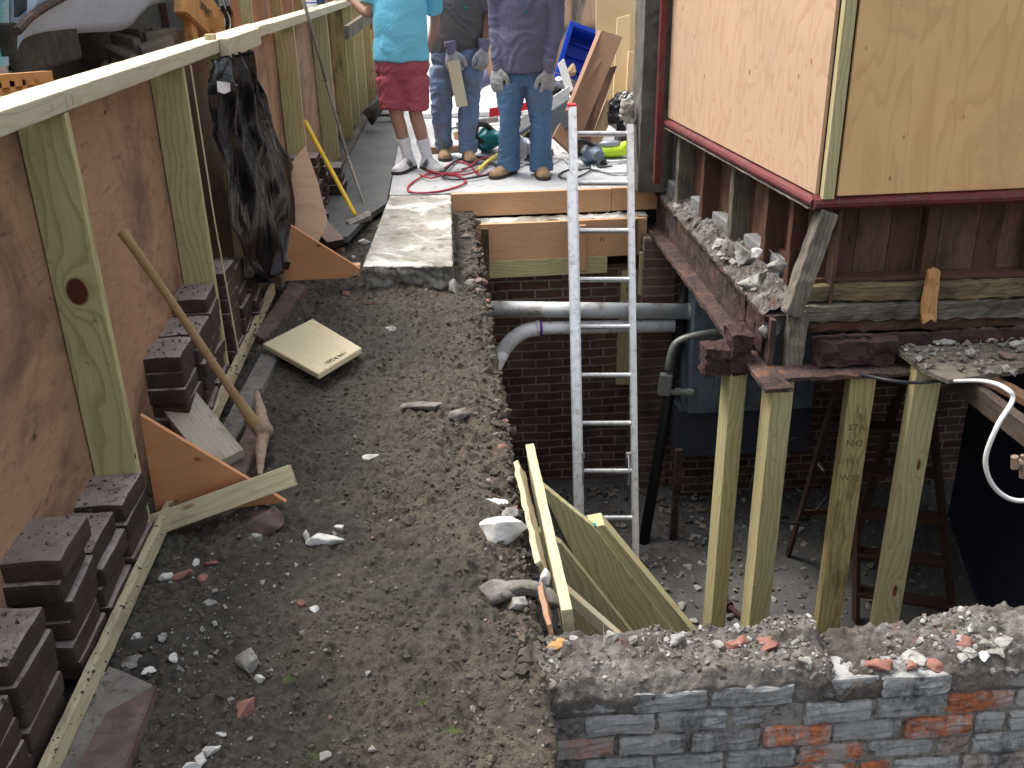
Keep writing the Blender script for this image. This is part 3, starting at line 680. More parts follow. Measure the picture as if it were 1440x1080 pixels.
stacks = [(-1.14, 1.50, 3, 'in the cropped stack at the lower left corner'), (-1.13, 1.72, 4, 'in the nearest full stack at the left edge'), (-1.13, 1.95, 5, 'in the second stack from the camera'),
          (-1.125, 2.27, 6, 'in the tall stack just before the knotted stud'), (-1.13, 2.52, 4, 'in the low stack at the foot of the knotted stud'), (-1.12, 2.76, 4, 'in the stack touching the knotted stud'),
          (-1.13, 3.62, 6, 'in the first stack beyond the pickaxe handle'), (-1.12, 3.86, 6, 'in the stack right behind the pickaxe handle'), (-1.13, 4.1, 7, 'in the tall stack below the second stud'),
          (-1.12, 4.45, 7, 'in the stack between the second stud and the black sheet'), (-1.12, 4.72, 6, 'in the stack under the black sheet'), (-1.11, 4.98, 4, 'in the low stack beyond the black sheet'),
          (-.99, 7.05, 7, 'in the far stack behind the yellow hammer handle'), (-.97, 7.36, 6, 'in the farthest tall stack by the fence'), (-.88, 7.62, 4, 'in the leaning far stack beside the dark concrete')]
rr = random.Random(4)
for sx, sy, n, where in stacks:
    z = -.105
    for k in range(n):
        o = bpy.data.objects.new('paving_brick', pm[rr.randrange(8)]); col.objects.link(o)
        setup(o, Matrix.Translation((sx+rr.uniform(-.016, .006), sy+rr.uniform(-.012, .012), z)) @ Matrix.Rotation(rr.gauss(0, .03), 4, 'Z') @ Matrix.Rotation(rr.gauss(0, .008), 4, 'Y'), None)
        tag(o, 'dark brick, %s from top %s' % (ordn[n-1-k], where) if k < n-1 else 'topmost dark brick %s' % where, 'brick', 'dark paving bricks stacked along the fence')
        z += .0645
def pl_pv(r):
    sx, sy, n, _ = stacks[r.randrange(len(stacks)-3)]; s_ = r.random()
    return (sx+r.uniform(-.09, .09), sy+r.uniform(-.11, .11), -.105+.0645*n+.002) if s_ < .7 else (-1.0+r.gauss(0, .02), r.uniform(1.5, 5.2), -.055)
scatter('brick_dirt', 900, pl_pv, M['clods'], .002, .011, .7, seed=41)
# loose pavers
for (p, rz, rx, lab) in [((-.80, 6.35, -.08), .6, .35, 'loose grey-faced paving brick tilted near the sledgehammer head'), ((-.93, 6.9, -.07), .4, .1, 'dusty paving brick lying by the far timber plate'), ((-.90, 7.9, -.06), .2, .5, 'paving brick slumped against the far timber plate')]:
    o = bpy.data.objects.new('paving_brick', pm[8]); col.objects.link(o)
    setup(o, Matrix.Translation(p) @ Matrix.Rotation(rz, 4, 'Z') @ Matrix.Rotation(rx, 4, 'X'), None); tag(o, lab, 'brick', 'loose paving bricks')
# flat slabs of the old edging along the plate
def flat(name, quad, z, t, mat, label, cat):
    bm = bmesh.new(); prism(bm, [on_z(x, y, z) for x, y in quad], (0, 0, -t))
    bmesh.ops.bevel(bm, geom=bm.edges[:], offset=.004, segments=2, affect='EDGES')
    bmesh.ops.triangulate(bm, faces=bm.faces[:]); bmesh.ops.subdivide_edges(bm, edges=[e for e in bm.edges if e.calc_length() > .06], cuts=5, use_grid_fill=True)
    for v in bm.verts: v.co += noise.noise_vector(v.co*18)*.004
    return tag(centred(name, bm, mat), label, cat)
M['edging'] = concrete('dirty_red_edging', (.13, .085, .075, 1), (.22, .15, .135, 1), dirt=(.08, .07, .06, 1), dth=.5, scale=6, splash=None)
M['edging_g'] = concrete('dirty_grey_edging', (.13, .12, .11, 1), (.25, .235, .21, 1), dirt=(.065, .058, .05, 1), dth=.52, scale=6)
flat('edging_slab', [(150, 1085), (216, 962), (152, 935), (70, 1085)], -.118, .05, M['edging_g'], 'muddy grey edging slab at the lower left beside the bricks', 'slab')
flat('edging_slab', [(100, 1090), (150, 1000), (220, 960), (170, 1090)], -.112, .05, M['edging'], 'reddish muddy edging slab at the lower left corner', 'slab')
flat('edging_slab', [(358, 470), (372, 478), (432, 402), (408, 396)], -.1, .05, M['edging'], 'reddish flat stone before the far plywood brace', 'slab')
flat('edging_slab', [(300, 620), (318, 640), (392, 500), (366, 498)], -.105, .05, M['edging_g'], 'wet grey flat stone strip beside the pickaxe', 'slab')
flat('edging_slab', [(320, 655), (345, 668), (372, 600), (352, 590)], -.1, .05, M['edging'], 'brown flat stone under the pickaxe head', 'slab')
# ================================================================== THINGS ON THE LEFT
# triangular plywood braces
def brace(y, pts, off, label):
    bm = bmesh.new(); prism(bm, [on_y(px, py, y) for px, py in pts], off)
    vs = [v.co for v in bm.verts]; c = V((min(v.x for v in vs), y, min(v.z for v in vs))); bmesh.ops.translate(bm, verts=bm.verts, vec=-c)
    return tag(fin('plywood_brace', bm, M['ply_g'], None, Matrix.Translation(c)), label, 'brace')
brace(3.02, [(197, 584), (221, 728), (402, 706)], (0, .018, 0), 'orange triangular plywood brace standing by the knotted stud')
brace(5.2, [(409, 317), (399, 395), (490, 391), (506, 378)], (0, .02, 0), 'small orange triangular plywood brace before the concrete slab')
tag(plank('cut_lumber', on_y(218, 738, 2.93), on_y(412, 668, 2.97), .075, .045, (0, .5, 1), M['pale_dirty'], None, .003), 'short length of pale lumber lying before the orange brace', 'lumber')
tag(plank('cut_lumber', on_z(452, 381, -.02), on_z(507, 378, -.02), .06, .06, (0, 0, 1), M['header'], None, .003), 'orange wood block at the tip of the far brace', 'lumber')
tag(plank('cut_lumber', on_z(318, 650, -.08), on_z(248, 562, .06), .15, .05, (1, .3, 0), M['painted'], None, .003), 'dirty cream painted board end leaning at the brick stack', 'lumber')
# square board with the stamp
bt = [on_z(x, y, -.055) for x, y in ((369, 481), (440, 450), (509, 491), (447, 524))]
c = sum(bt, V())/4; xd = (bt[3]-bt[0]+bt[2]-bt[1]).normalized(); 
bm = bmesh.new(); prism(bm, [p-c for p in bt], (0, 0, -.028)); bmesh.ops.bevel(bm, geom=bm.edges[:], offset=.003, segments=2, affect='EDGES')
Rz = math.atan2(xd.y, xd.x); bmesh.ops.rotate(bm, cent=(0, 0, 0), matrix=Matrix.Rotation(-Rz, 3, 'Z'), verts=bm.verts)
MB = Matrix.Translation(c) @ Matrix.Rotation(Rz, 4, 'Z') @ Matrix.Rotation(.05, 4, 'X')
bb = tag(fin('square_board', bm, M['pale'], None, MB), 'pale square of lumber with a stamped edge lying on the wet soil', 'board')
e0 = bt[3]*.94 + bt[2]*.06; ev = (bt[2]-bt[3]); inn = (bt[0]-bt[3]).normalized()
text('stamp', '1974 NY', .042, basis(bt[3]*.5+bt[2]*.5+inn*.035+V((0, 0, .003)), ev, (0, 0, 1)), M['ink'], bb)
# pickaxe
pk = thing('pickaxe', on_z(365, 600, -.1), 'muddy pickaxe leaning with its long wooden handle on the fence', 'pickaxe')
ha = on_x(172, 326, -1.10); hb = V((-.80, 3.36, -.01)); hb = on_z(366, 606, -.03)
bm = bmesh.new(); L = 14
pts = [ha.lerp(hb, i/L)+V((0, 0, .006*math.sin(i/L*6))) for i in range(L+1)]
tube(bm, [p for p in pts], [.0155+.002*math.sin(i) *.3 + (.004 if i < 1 else 0) + (.010*max(0, (i-10)/4)) for i in range(L+1)], 12)
fin('handle', bm, M['handle'], pk, smooth=True)
bm = bmesh.new()
h = curve([on_z(361, 550, .02), on_z(368, 585, .01), on_z(371, 606, -.02), on_z(367, 630, -.06), on_z(366, 668, -.10)], 5)
n = len(h); tube(bm, h, [(.007+.020*math.sin(math.pi*min(1, (i+.5)/n))**.7, .006+.017*math.sin(math.pi*(i+.5)/n)) for i in range(n)], 10)
tube(bm, [on_z(362, 603, -.015), on_z(372, 605, -.015), on_z(383, 604, -.02)], [.028, .031, .02], 10)
mesh_obj('head', remesh(bm, .005, 2, lambda c: noise.noise(c*60)*.003), M['toolwood'], pk)
# sledgehammer
sg = thing('sledgehammer', on_z(505, 308, -.1), 'sledgehammer with a yellow handle leaning on the fence', 'sledgehammer')
a = on_x(428, 170, -1.0); b = on_z(500, 303, -.03)
bm = bmesh.new(); tube(bm, [a.lerp(b, t) for t in (0, .02, .2, .5, .8, .98, 1)], [.014, .020, .018, .017, .016, .016, .012], 12); fin('handle', bm, M['yellow'], sg, smooth=True)
bm = bmesh.new(); Mh = Matrix.Translation(on_z(505, 310, -.05)) @ Matrix.Rotation(.5, 4, 'Z') @ Matrix.Rotation(-.25, 4, 'Y')
tube(bm, [Mh @ V((x, 0, 0)) for x in (-.09, -.085, -.06, -.03, .03, .06, .085, .09)], [.03, .037, .038, .03, .03, .038, .037, .03], 8); fin('head', bm, M['steel'], sg)
# digging bar, rusty string
bm = bmesh.new(); a = on_x(425, -6, -.93); b = on_x(487, 215, -.80); c_ = on_z(514, 292, -.07)
tube(bm, [a, a.lerp(b, .5)], .013, 8); tube(bm, [a.lerp(b, .5), b, b.lerp(c_, .3), c_], [.013, .013, .012, .005], 8)
tag(centred('digging_bar', bm, M['steel'], smooth=True), 'long dark steel digging bar leaning on the fence rail', 'bar')
bm = bmesh.new(); tube(bm, [on_x(268, 92, -1.0), on_x(300, 300, -1.0), on_z(337, 505, -.06)], .0035, 6); tag(centred('guide_string', bm, M['pale']), 'thin pale string running down from the top rail to the bottom plate', 'string')
# plywood offcut leaning behind the far brace
bm = bmesh.new(); pl_ = [(406, 236), (430, 207), (447, 255), (461, 312), (446, 345), (409, 322)]
prism(bm, [on_y(x, y, 5.75+(330-y)*.0022) for x, y in pl_], (-.005, .015, .004)); tag(centred('plywood_offcut', bm, M['ply_r']), 'clean plywood offcut leaning behind the far orange brace', 'plywood')
# black polythene
lf = curve([on_x(x, y, -1.02) for x, y in ((296, 84), (287, 120), (298, 200), (312, 290), (330, 350), (350, 402))], 10)
rt = curve([on_x(x, y, -.93) for x, y in ((350, 70), (362, 128), (385, 190), (409, 240), (413, 300), (392, 372))], 10)
bm = bmesh.new(); nu = 50; g = []
for j, (a, b) in enumerate(zip(lf, rt)):
    row = []
    for i in range(nu+1):
        u = i/nu; p = a.lerp(b, u); t = j/len(lf)
        f = .020*math.sin(u*17+3*math.sin(t*4)+t*2) + .014*math.sin(u*38+t*9) + .03*noise.noise(V((u*5, t*7, 1))) + .05*math.sin(math.pi*u)*t
        row.append(bm.verts.new(p + V((abs(f)*1.0+.02*t, 0, .006*math.sin(u*30)))))
    g.append(row)
for j in range(len(lf)-1):
    for i in range(nu): bm.faces.new((g[j][i], g[j][i+1], g[j+1][i+1], g[j+1][i]))
r_ = bmesh.ops.solidify(bm, geom=bm.faces[:], thickness=.002)
ps = tag(centred('plastic_sheet', bm, M['poly'], smooth=True), 'crumpled black plastic sheet hanging from the fence rail', 'plastic sheet')
bm = bmesh.new(); prism(bm, [on_x(x, y, -.955) for x, y in ((305, 114), (320, 116), (333, 119), (326, 127), (315, 132), (306, 129))], (.002, 0, 0)); fin('pale_patch', bm, M['pvc'], ps)
# broken slab of pavement
sb = thing('concrete_slab', (-.24, 6.3, -.13), 'whitish broken slab of pavement lying between soil and planks', 'slab')
q = [on_z(510, 377, .0), on_z(637, 377, .0), on_z(634, 276, .0), on_z(548, 277, .0)]
bm = bmesh.new(); nx, ny = 60, 130; g = []
def slabp(u, t): return (q[0].lerp(q[1], u)).lerp(q[3].lerp(q[2], u), t)
for j in range(ny+1):
    g.append([bm.verts.new(slabp(i/nx, j/ny)+V((0, 0, .012+.004*fbm(i*.08, j*.08, 0, 4))) + V((.008*fbm(i, j*.1, 4, 3) if i in (0, nx) else 0, .012*fbm(i*.15, 0, 4, 3) if j == 0 else 0, -.006 if (i in (0, nx) or j in (0, ny)) else 0))) for i in range(nx+1)])
for j in range(ny):
    for i in range(nx): bm.faces.new((g[j][i], g[j][i+1], g[j+1][i+1], g[j+1][i]))
fin('slab_top', bm, M['slab'], sb, smooth=True)
ring = [g_ for g_ in []]
def loopco():
    L = [slabp(i/nx, 0) for i in range(nx)] + [slabp(1, j/ny) for j in range(ny)] + [slabp(1-i/nx, 1) for i in range(nx)] + [slabp(0, 1-j/ny) for j in range(ny)]
    return L
Lc = loopco(); cc = sum(Lc, V())/len(Lc); bm = bmesh.new(); rows = []
for k in range(13):
    z = .010 - k*.0135; row = []
    for i, p in enumerate(Lc):
        d_ = (p-cc); d_.z = 0; d_.normalize()
        w_ = (.014*2.2*fbm(p.x*14, p.y*9, z*22, 5) + .012*fbm(p.x*40, p.y*40, z*50, 3) - .004) if 0 < k else -.001
        row.append(bm.verts.new(V((p.x, p.y, z)) + d_*w_))
    rows.append(row)
n = len(Lc)
for k in range(12):
    for i in range(n): bm.faces.new((rows[k][i], rows[k][(i+1) % n], rows[k+1][(i+1) % n], rows[k+1][i]))
fin('broken_edge', bm, M['slab_edge'], sb, smooth=True)
# individual lumps of rubble on the soil
def lump(px, py, s, mt, lab, flat=.55, st=(1, 1, 1), rot=0, z=None, seed=0, nm='rubble_chunk', cat='rubble'):
    s *= 1.3; flat = min(1, flat*1.2)
    p = on_z(px, py, -.12); p.z = soil_h(p.x, p.y)+s*flat*.35 if z is None else z
    return chunk(nm, p, s, M[mt], lab, cat, 'loose rubble on the soil', flat, seed or int(px*7+py), st, rot)
lump(348, 925, .038, 'greychunk', 'cream stone shard standing in the foreground soil', .8, (.8, 1.3, 1), .4)
lump(362, 945, .014, 'whitechunk', 'small round white pebble beside the cream shard', .9)
lump(343, 980, .034, 'redchunk', 'banded red brick bit in the foreground soil', .6, (.8, 1.2, 1), -.2)
lump(296, 1042, .019, 'whitechunk', 'bright white plaster bit, upper one near the bottom edge', .6, (1.3, .8, 1))
lump(279, 1062, .020, 'whitechunk', 'grey-white plaster bit cut between two others at the bottom edge', .6, (.8, 1.2, 1))
lump(268, 1078, .024, 'whitechunk', 'plaster bit touching the bottom edge of the photo', .6, (1.3, .8, 1))
lump(360, 766, .022, 'slab', 'pale angular stone between the lumber and the white plaster', .7)
lump(456, 768, .042, 'whitechunk', 'elongated white plaster chunk in the middle of the soil', .45, (1.5, .6, 1), .1)
lump(433, 762, .030, 'whitechunk', 'upright white sliver leaning on the long plaster chunk', .8, (.4, 1.1, 1), .3)
lump(478, 748, .018, 'whitechunk', 'white flake above the long plaster chunk', .5)
lump(702, 768, .066, 'whitechunk', 'big white mortar chunk at the trench lip', .6, (1.2, 1, 1), .4)
lump(716, 738, .030, 'greychunk', 'grey mortar chunk behind the big white one at the lip', .6)
lump(702, 708, .034, 'whitechunk', 'white mortar smear near the lip above the big chunk', .35, (1.5, .7, 1), -.5)
lump(765, 812, .030, 'whitechunk', 'white lump by the rotten board at the lip', .8, (.7, 1, 1))
lump(728, 852, .026, 'greychunk', 'small grey lump among the lip rubble', .8)
lump(742, 830, .055, 'edging_g', 'dark mortar lump at the corner of the trench lip', .5, (1.2, 1, 1))
lump(705, 830, .05, 'edging_g', 'dark earthy lump left of the lip corner', .5, (1.3, 1, 1))
lump(775, 838, .045, 'edging_g', 'dark lump under the rotten board at the lip', .5, (1, 1, 1))
lump(143, 950, .018, 'whitechunk', 'white pebble cluster piece beside the bottom plate', .7)
lump(210, 935, .018, 'whitechunk', 'white flat flake in front of the reddish slab', .4, (1.4, .7, 1), .6)
lump(258, 805, .030, 'redchunk', 'mauve tile fragment lying before the lumber', .25, (1.2, .9, 1), .3)
lump(300, 790, .030, 'redchunk', 'second mauve tile fragment right of the first', .25, (1.4, .6, 1), .5)
lump(284, 812, .018, 'redchunk', 'dark red bit between two mauve fragments', .6)
lump(275, 788, .013, 'whitechunk', 'little white stone on top of the mauve fragments', .8)
lump(233, 810, .022, 'whitechunk', 'cream mortar bit left of the mauve fragments', .6)
lump(190, 897, .016, 'whitechunk', 'small white bit midway along the left gravel', .6)
lump(228, 897, .018, 'greychunk', 'grey-white bit near the middle of the left gravel', .5)
lump(182, 925, .030, 'edging_g', 'flat brown stone in the left gravel', .3, (1.4, .8, 1), .3)
lump(243, 920, .015, 'whitechunk', 'white crumb right of the flat brown stone', .8)
lump(120, 968, .014, 'whitechunk', 'white crumb by the bottom plate near the corner', .7)
lump(293, 845, .022, 'greychunk', 'tan mortar bit below the mauve fragments', .45, (1.4, .8, 1))
lump(425, 855, .016, 'redchunk', 'red speckled bit in the middle soil', .6)
lump(440, 862, .018, 'whitechunk', 'pale ringed mortar bit in the middle soil', .5)
lump(310, 1018, .010, 'whitechunk', 'tiny white bit above the bottom edge trio', .5, (1.6, .6, 1))
lump(456, 1052, .014, 'greychunk', 'small grey pebble near the bottom middle', .7)
lump(522, 636, .030, 'whitechunk', 'white scatter chunk in the middle distance of the soil', .3, (1.3, .6, 1))
lump(548, 468, .03, 'greychunk', 'pale crushed mortar patch right of the stamped board', .25, (1.3, .8, 1))
lump(590, 580, .06, 'edging_g', 'flat dark stone half buried in mid soil', .3, (1.4, .7, 1), -.2)
lump(650, 590, .045, 'edging_g', 'dark clod near the lip in the mid soil', .5)
lump(640, 405, .055, 'greychunk', 'grey fallen piece at the slab corner', .7, (.8, 1.2, 1))
lump(510, 337, .03, 'whitechunk', 'white painted brick bit next to the slab', .6, (1.6, .8, 1), .4)
lump(480, 346, .03, 'redchunk', 'red brick bit behind the far brace', .6, (1.3, .9, 1))
lump(463, 352, .028, 'whitechunk', 'white lump behind the far brace', .7)
lump(497, 358, .015, 'whitechunk', 'small white pebble left of the slab', .9)
lump(487, 408, .03, 'redchunk', 'crushed red brick patch before the slab', .3, (1, 1.3, 1))
lump(524, 430, .03, 'redchunk', 'second crushed red patch in front of the slab', .25, (1.4, .6, 1))
lump(375, 745, .06, 'edging', 'dark red buried brick before the pale lumber', .6, (1, 1, 1))
lump(783, 905, .028, 'splinter', 'orange wood chip on the corner of the near wall', .3, (1.2, .8, 1), .3, cat='chip', nm='wood_chip')
for (px, py, l) in ((410, 950, 'small green sprout near the red brick bit'), (440, 1050, 'green moss tuft at the bottom of the soil'), (598, 990, 'faint yellow-green tuft in the foreground soil'), (637, 1025, 'green tuft near the bottom corner of the soil')):
    bm = bmesh.new(); p = on_z(px, py, -.12); p.z = soil_h(p.x, p.y)
    for i in range(60):
        a = random.uniform(0, 6.28); r0 = random.uniform(0, .030); b0 = V((math.cos(a)*r0, math.sin(a)*r0, 0)); d_ = V((math.cos(a)*.5, math.sin(a)*.5, random.uniform(.4, 1)))*random.uniform(.006, .013); w_ = V((-math.sin(a), math.cos(a), 0))*.0022
        bm.faces.new([bm.verts.new(b0-w_), bm.verts.new(b0+w_), bm.verts.new(b0+d_)])
    tag(fin('sprout', bm, M['grass'], None, Matrix.Translation(p)), l, 'plant', 'green sprouts in the soil')
# ================================================================== TRENCH END, LADDER, PIPES
fw = thing('plank_formwork', (.8, 7.1, -.6), 'stepped orange plank formwork at the end of the trench', 'formwork')
plank('upper_plank', (.03, 7.19, -.085), (1.22, 7.19, -.085), .17, .04, (0, 0, 1), M['header'], fw, .002)
plank('upper_plank', (1.224, 7.188, -.08), (1.60, 7.188, -.08), .17, .04, (0, 0, 1), M['header'], fw, .002)
plank('lower_plank', (.17, 7.0, -.325), (1.46, 7.0, -.32), .28, .038, (0, 0, 1), M['header'], fw, .002)
bm = bmesh.new(); n = 60
for k in range(1): pass
g = [[bm.verts.new((.15+1.33*i/n, 7.02+.15*j/8, -.183+.012*fbm(i*.2, j*.3, 1, 4)+(.02*fbm(i*.5, j, 2, 3) if i > 35 else 0))) for i in range(n+1)] for j in range(9)]
for j in range(8):
    for i in range(n): bm.faces.new((g[j][i], g[j][i+1], g[j+1][i+1], g[j+1][i]))
fin('ledge', bm, M['slab'], fw, smooth=True)
plank('lower_batten', (.22, 6.992, -.53), (1.17, 6.992, -.52), .13, .04, (0, 0, 1), M['pt'], fw, .003)
for x, z0, z1, mt in ((.265, -.60, -.21, 'old_yellow'), (.98, -.55, -.21, 'header'), (1.36, -.52, -.18, 'old_yellow')):
    plank('batten', (x, 6.962, z0), (x, 6.962, z1), .05, .028, (1, 0, 0), M[mt], fw, .002)
text('stamp', 'N', .05, basis((1.13, 6.9805, -.33), (1, 0, 0), (0, -1, 0)), M['ink'], fw)
bm = bmesh.new(); add_box(bm, (.125, 7.165, -.16), (.185, 7.169, -.13)); fin('sticker', bm, M['ink'], fw)
tag(plank('lumber_post', (1.36, 7.07, -.60), (1.34, 7.07, -1.55), .13, .04, (1, 0, 0), M['pt'], None, .003), 'green treated upright behind the ladder against the far brick wall', 'post')
tag(plank('lumber_post', (1.43, 6.92, -.42), (1.43, 6.92, -.75), .06, .04, (1, 0, 0), M['pt'], None, .003), 'short treated upright at the pier below the formwork', 'post')
# earth and bricks between slab and planks
for i, (px, py, s_, mt, l) in enumerate([(655, 335, .05, 'edging_g', 'dark clod wedged below the upper plank'), (660, 375, .05, 'edging_g', 'dark clod beside the slab\'s right flank'), (668, 352, .04, 'redchunk', 'orange brick bit at the left end of the lower plank'), (676, 398, .045, 'redchunk', 'brick stub at the lip under the formwork'), (650, 315, .045, 'edging_g', 'earth clod at the slab corner by the sticker'), (662, 400, .05, 'edging_g', 'earth clod at the lip beside the brick stub'), (684, 425, .04, 'redchunk', 'brick stub at the lip above the grey pipe'), (655, 440, .06, 'edging_g', 'slate-like dark flake at the lip beside the grey pipe'), (672, 470, .06, 'edging_g', 'grey slate flake at the lip beside the white elbow'), (690, 580, .035, 'redchunk', 'pinkish brick end at the lip below the white elbow'), (697, 600, .03, 'whitechunk', 'white mortar bit at the lip below the white elbow'), (706, 632, .035, 'redchunk', 'pink brick end further down the lip'), (715, 650, .03, 'redchunk', 'lower pink brick end at the lip')]):
    p = on_z(px, py, -.14); chunk('lip_chunk', p, s_, M[mt], l, 'rubble', 'rubble along the trench lip', .6, 300+i)
# ladder: all its points lie in one leaning plane
foot = on_z(893, 801, -2.40); nrm = cz
LD = (foot-CAM).dot(cz)
def lp(px, py, dd=0): return on_d(px, py, LD+dd)
ld = thing('aluminium_ladder', lp(850, 800), 'aluminium extension ladder standing in the pit with a rag on its top', 'ladder')
def bar(name, a, b, w, t, mat, parent, side, bev=.003): return plank(name, a, b, w, t, side, mat, parent, bev)
sidev = cx
def channel(name, a, b, w, t, mat, parent, flip=1):
    """C-section rail: web with two flanges"""
    a = V(a); b = V(b); L = (b-a).length; bm = bmesh.new()
    add_box(bm, (-L/2, -.003*flip-.0015, -t/2), (L/2, -.003*flip+.0015, t/2))
    for s_ in (-1, 1):
        lo = (-L/2, min(0, w*flip), s_*t/2-.002); hi = (L/2, max(0, w*flip), s_*t/2+.002)
        add_box(bm, lo, hi, .001)
    add_box(bm, (-L/2, min(w*flip, w*flip-.004*flip), -t/2), (L/2, max(w*flip, w*flip-.004*flip), -t/2+.012)); add_box(bm, (-L/2, min(w*flip, w*flip-.004*flip), t/2-.012), (L/2, max(w*flip, w*flip-.004*flip), t/2))
    return fin(name, bm, mat, parent, frame(a, b, side=sidev))
channel('rail', lp(800, 152), lp(811, 742), .052, .075, M['alu'], ld, 1)
channel('rail', lp(890, 176), lp(897, 801), -.040, .070, M['alu'], ld, 1) if False else channel('rail', lp(882, 176), lp(890, 801), .042, .070, M['alu'], ld, 1)
channel('outer_rail', lp(798, 243, -.07), lp(808, 742, -.07), .058, .06, M['alu'], ld, 1)
ry = [188, 257.5, 324.5, 393, 459.5, 527.5, 595, 662, 728]
for y in ry:
    t = (y-152)/590
    a = lp(804+9*t, y); b = lp(889+7*t, y); bm = bmesh.new()
    tube(bm, [a, b], [(.019, .021)]*2, 10, ref=cy); o = fin('rung', bm, M['alu_dull'], ld, smooth=False)
for y in (393, 459.5, 527.5, 595, 662, 728):
    pass
for x in (819, 884):
    bm = bmesh.new(); a = lp(x, 640, -.06); tube(bm, [a, lp(x+1, 664, -.09), lp(x, 682, -.05)], .008, 8); add_box(bm, (-.018, -.012, -.02), (.018, .012, .02), .003, Matrix.Translation(lp(x, 640, -.05))); fin('rung_lock', bm, M['alu_dull'], ld)
bm = bmesh.new(); add_box(bm, (-.03, -.04, -.012), (.03, .045, .02), .004, Matrix.Translation(lp(804.5, 150))); fin('rail_cap', bm, M['red'], ld)
bm = bmesh.new(); add_box(bm, (-.035, -.05, -.02), (.035, .05, .05), .006, Matrix.Translation(lp(893, 800))); fin('foot', bm, M['blackrub'], ld)
bm = bmesh.new()
rc = lp(884, 160)
for i in range(9):
    r = bmesh.ops.create_icosphere(bm, subdivisions=2, radius=random.uniform(.03, .05)); bmesh.ops.translate(bm, verts=r['verts'], vec=rc + V((random.uniform(-.03, .03), random.uniform(-.03, .03), (i-4)*.018)))
tag(mesh_obj('rag', remesh(bm, .007, 1, lambda c: noise.noise(c*30)*.014+noise.noise(c*80)*.005), M['rag']), 'dirty crumpled rag knotted on the ladder top', 'rag')
# pipes across the pit
pp = thing('grey_pipe', (1.0, 6.68, -.8), 'large grey pipe crossing the pit above the white one', 'pipe')
a = on_y(672, 434, 6.68); b = on_y(966, 438, 6.68)
bm = bmesh.new(); tube(bm, [a, b], .058, 20); fin('pipe_run', bm, M['galv'], pp, smooth=True)
bm = bmesh.new(); tube(bm, [b, b+(b-a).normalized()*.08], .063, 20); tube(bm, [b+(b-a).normalized()*.02, b+(b-a).normalized()*.04], .068, 20); fin('collar', bm, M['galv'], pp)
pv = thing('white_pipe', (.8, 6.67, -.95), 'white plastic drain pipe with an elbow disappearing behind the soil lip', 'pipe')
pc = [on_y(*q, 6.67) for q in ((948, 458), (770, 461), (752, 462))]
bm = bmesh.new(); tube(bm, pc, .048, 20); fin('pipe_run', bm, M['pvc'], pv, smooth=True)
ec = curve([on_y(*q, 6.67) for q in ((755, 462), (735, 467), (716, 482), (703, 502))], 6)
bm = bmesh.new(); tube(bm, ec, .055, 20); tube(bm, [ec[0]+(ec[0]-ec[1])*.1, ec[0]+(ec[0]-ec[1])*1.6], .060, 20); fin('elbow', bm, M['pvc'], pv, smooth=True)
bm = bmesh.new(); tube(bm, [on_y(758, 461.5, 6.67), on_y(762, 461.3, 6.67)], .0615, 20); fin('primer_ring', bm, M['purple'], pv, smooth=True)
bm = bmesh.new(); tube(bm, [on_y(712, 487, 6.67), on_y(690, 530, 6.62), on_y(668, 590, 6.5)], .048, 20); fin('lower_run', bm, M['pvc'], pv, smooth=True)
bk = thing('black_pipe', (1.45, 6.2, FL), 'slanting black drain pipe in front of the brick pier', 'pipe')
bm = bmesh.new(); tube(bm, [on_y(966, 395, 6.79), on_y(935, 590, 6.55), on_y(903, 775, 6.25)], .042, 14); fin('pipe_run', bm, M['black'], bk, smooth=True)
bm = bmesh.new(); 
for q in ((966, 432), (962, 470)): tube(bm, [on_y(q[0], q[1], 6.79), on_y(q[0]-1, q[1]+12, 6.79)], .052, 14)
fin('coupling', bm, M['black'], bk)
# conduit
cd = thing('conduit', on_y(940, 520, 6.1), 'grey electrical conduit with a fitting bending round before the blue-grey cabinet', 'conduit')
bm = bmesh.new(); tube(bm, curve([on_y(*q, 6.45) for q in ((1040, 462), (990, 469), (957, 478), (945, 492), (939, 520))], 6), .024, 14); fin('pipe_run', bm, M['conduit'], cd, smooth=True)
bm = bmesh.new(); f_ = on_y(935, 540, 6.45); add_box(bm, (-.045, -.035, -.085), (.045, .035, .085), .015, Matrix.Translation(f_) @ Matrix.Rotation(.08, 4, 'Y')); fin('fitting', bm, M['conduit'], cd)
bm = bmesh.new(); tube(bm, [on_y(942, 551, 6.45), on_y(975, 552, 6.45)], .024, 14); tube(bm, [on_y(950, 551, 6.45), on_y(956, 551, 6.45)], .031, 8); tube(bm, [on_y(966, 552, 6.45), on_y(972, 552, 6.45)], .031, 8); fin('stub', bm, M['conduit'], cd)
# cabinets
def boxthing(name, lo, hi, mat, label, cat, bev=.01, parts=None):
    c = V(((lo[0]+hi[0])/2, (lo[1]+hi[1])/2, lo[2])); t = thing(name, c, label, cat); bm = bmesh.new(); add_box(bm, lo, hi, bev); fin('body', bm, M[mat], t); return t
a = on_y(978, 420, 6.52); b = on_y(1142, 574, 6.52)
t = boxthing('electrical_cabinet', (a.x, 6.52, b.z), (b.x, 6.86, -.32), 'panelblue', 'blue-grey electrical cabinet on the back wall under the rusty beam', 'cabinet')
bm = bmesh.new(); add_box(bm, (a.x+.06, 6.505, b.z+.05), (b.x-.06, 6.519, -.36), .006); fin('door', bm, M['panelblue'], t)
bm = bmesh.new(); add_box(bm, (a.x+.17, 6.47, b.z+.13), (a.x+.43, 6.504, -.5), .02); fin('cover', bm, M['panelblue'], t)
a = on_y(955, 577, 6.6); b = on_y(1135, 634, 6.6)
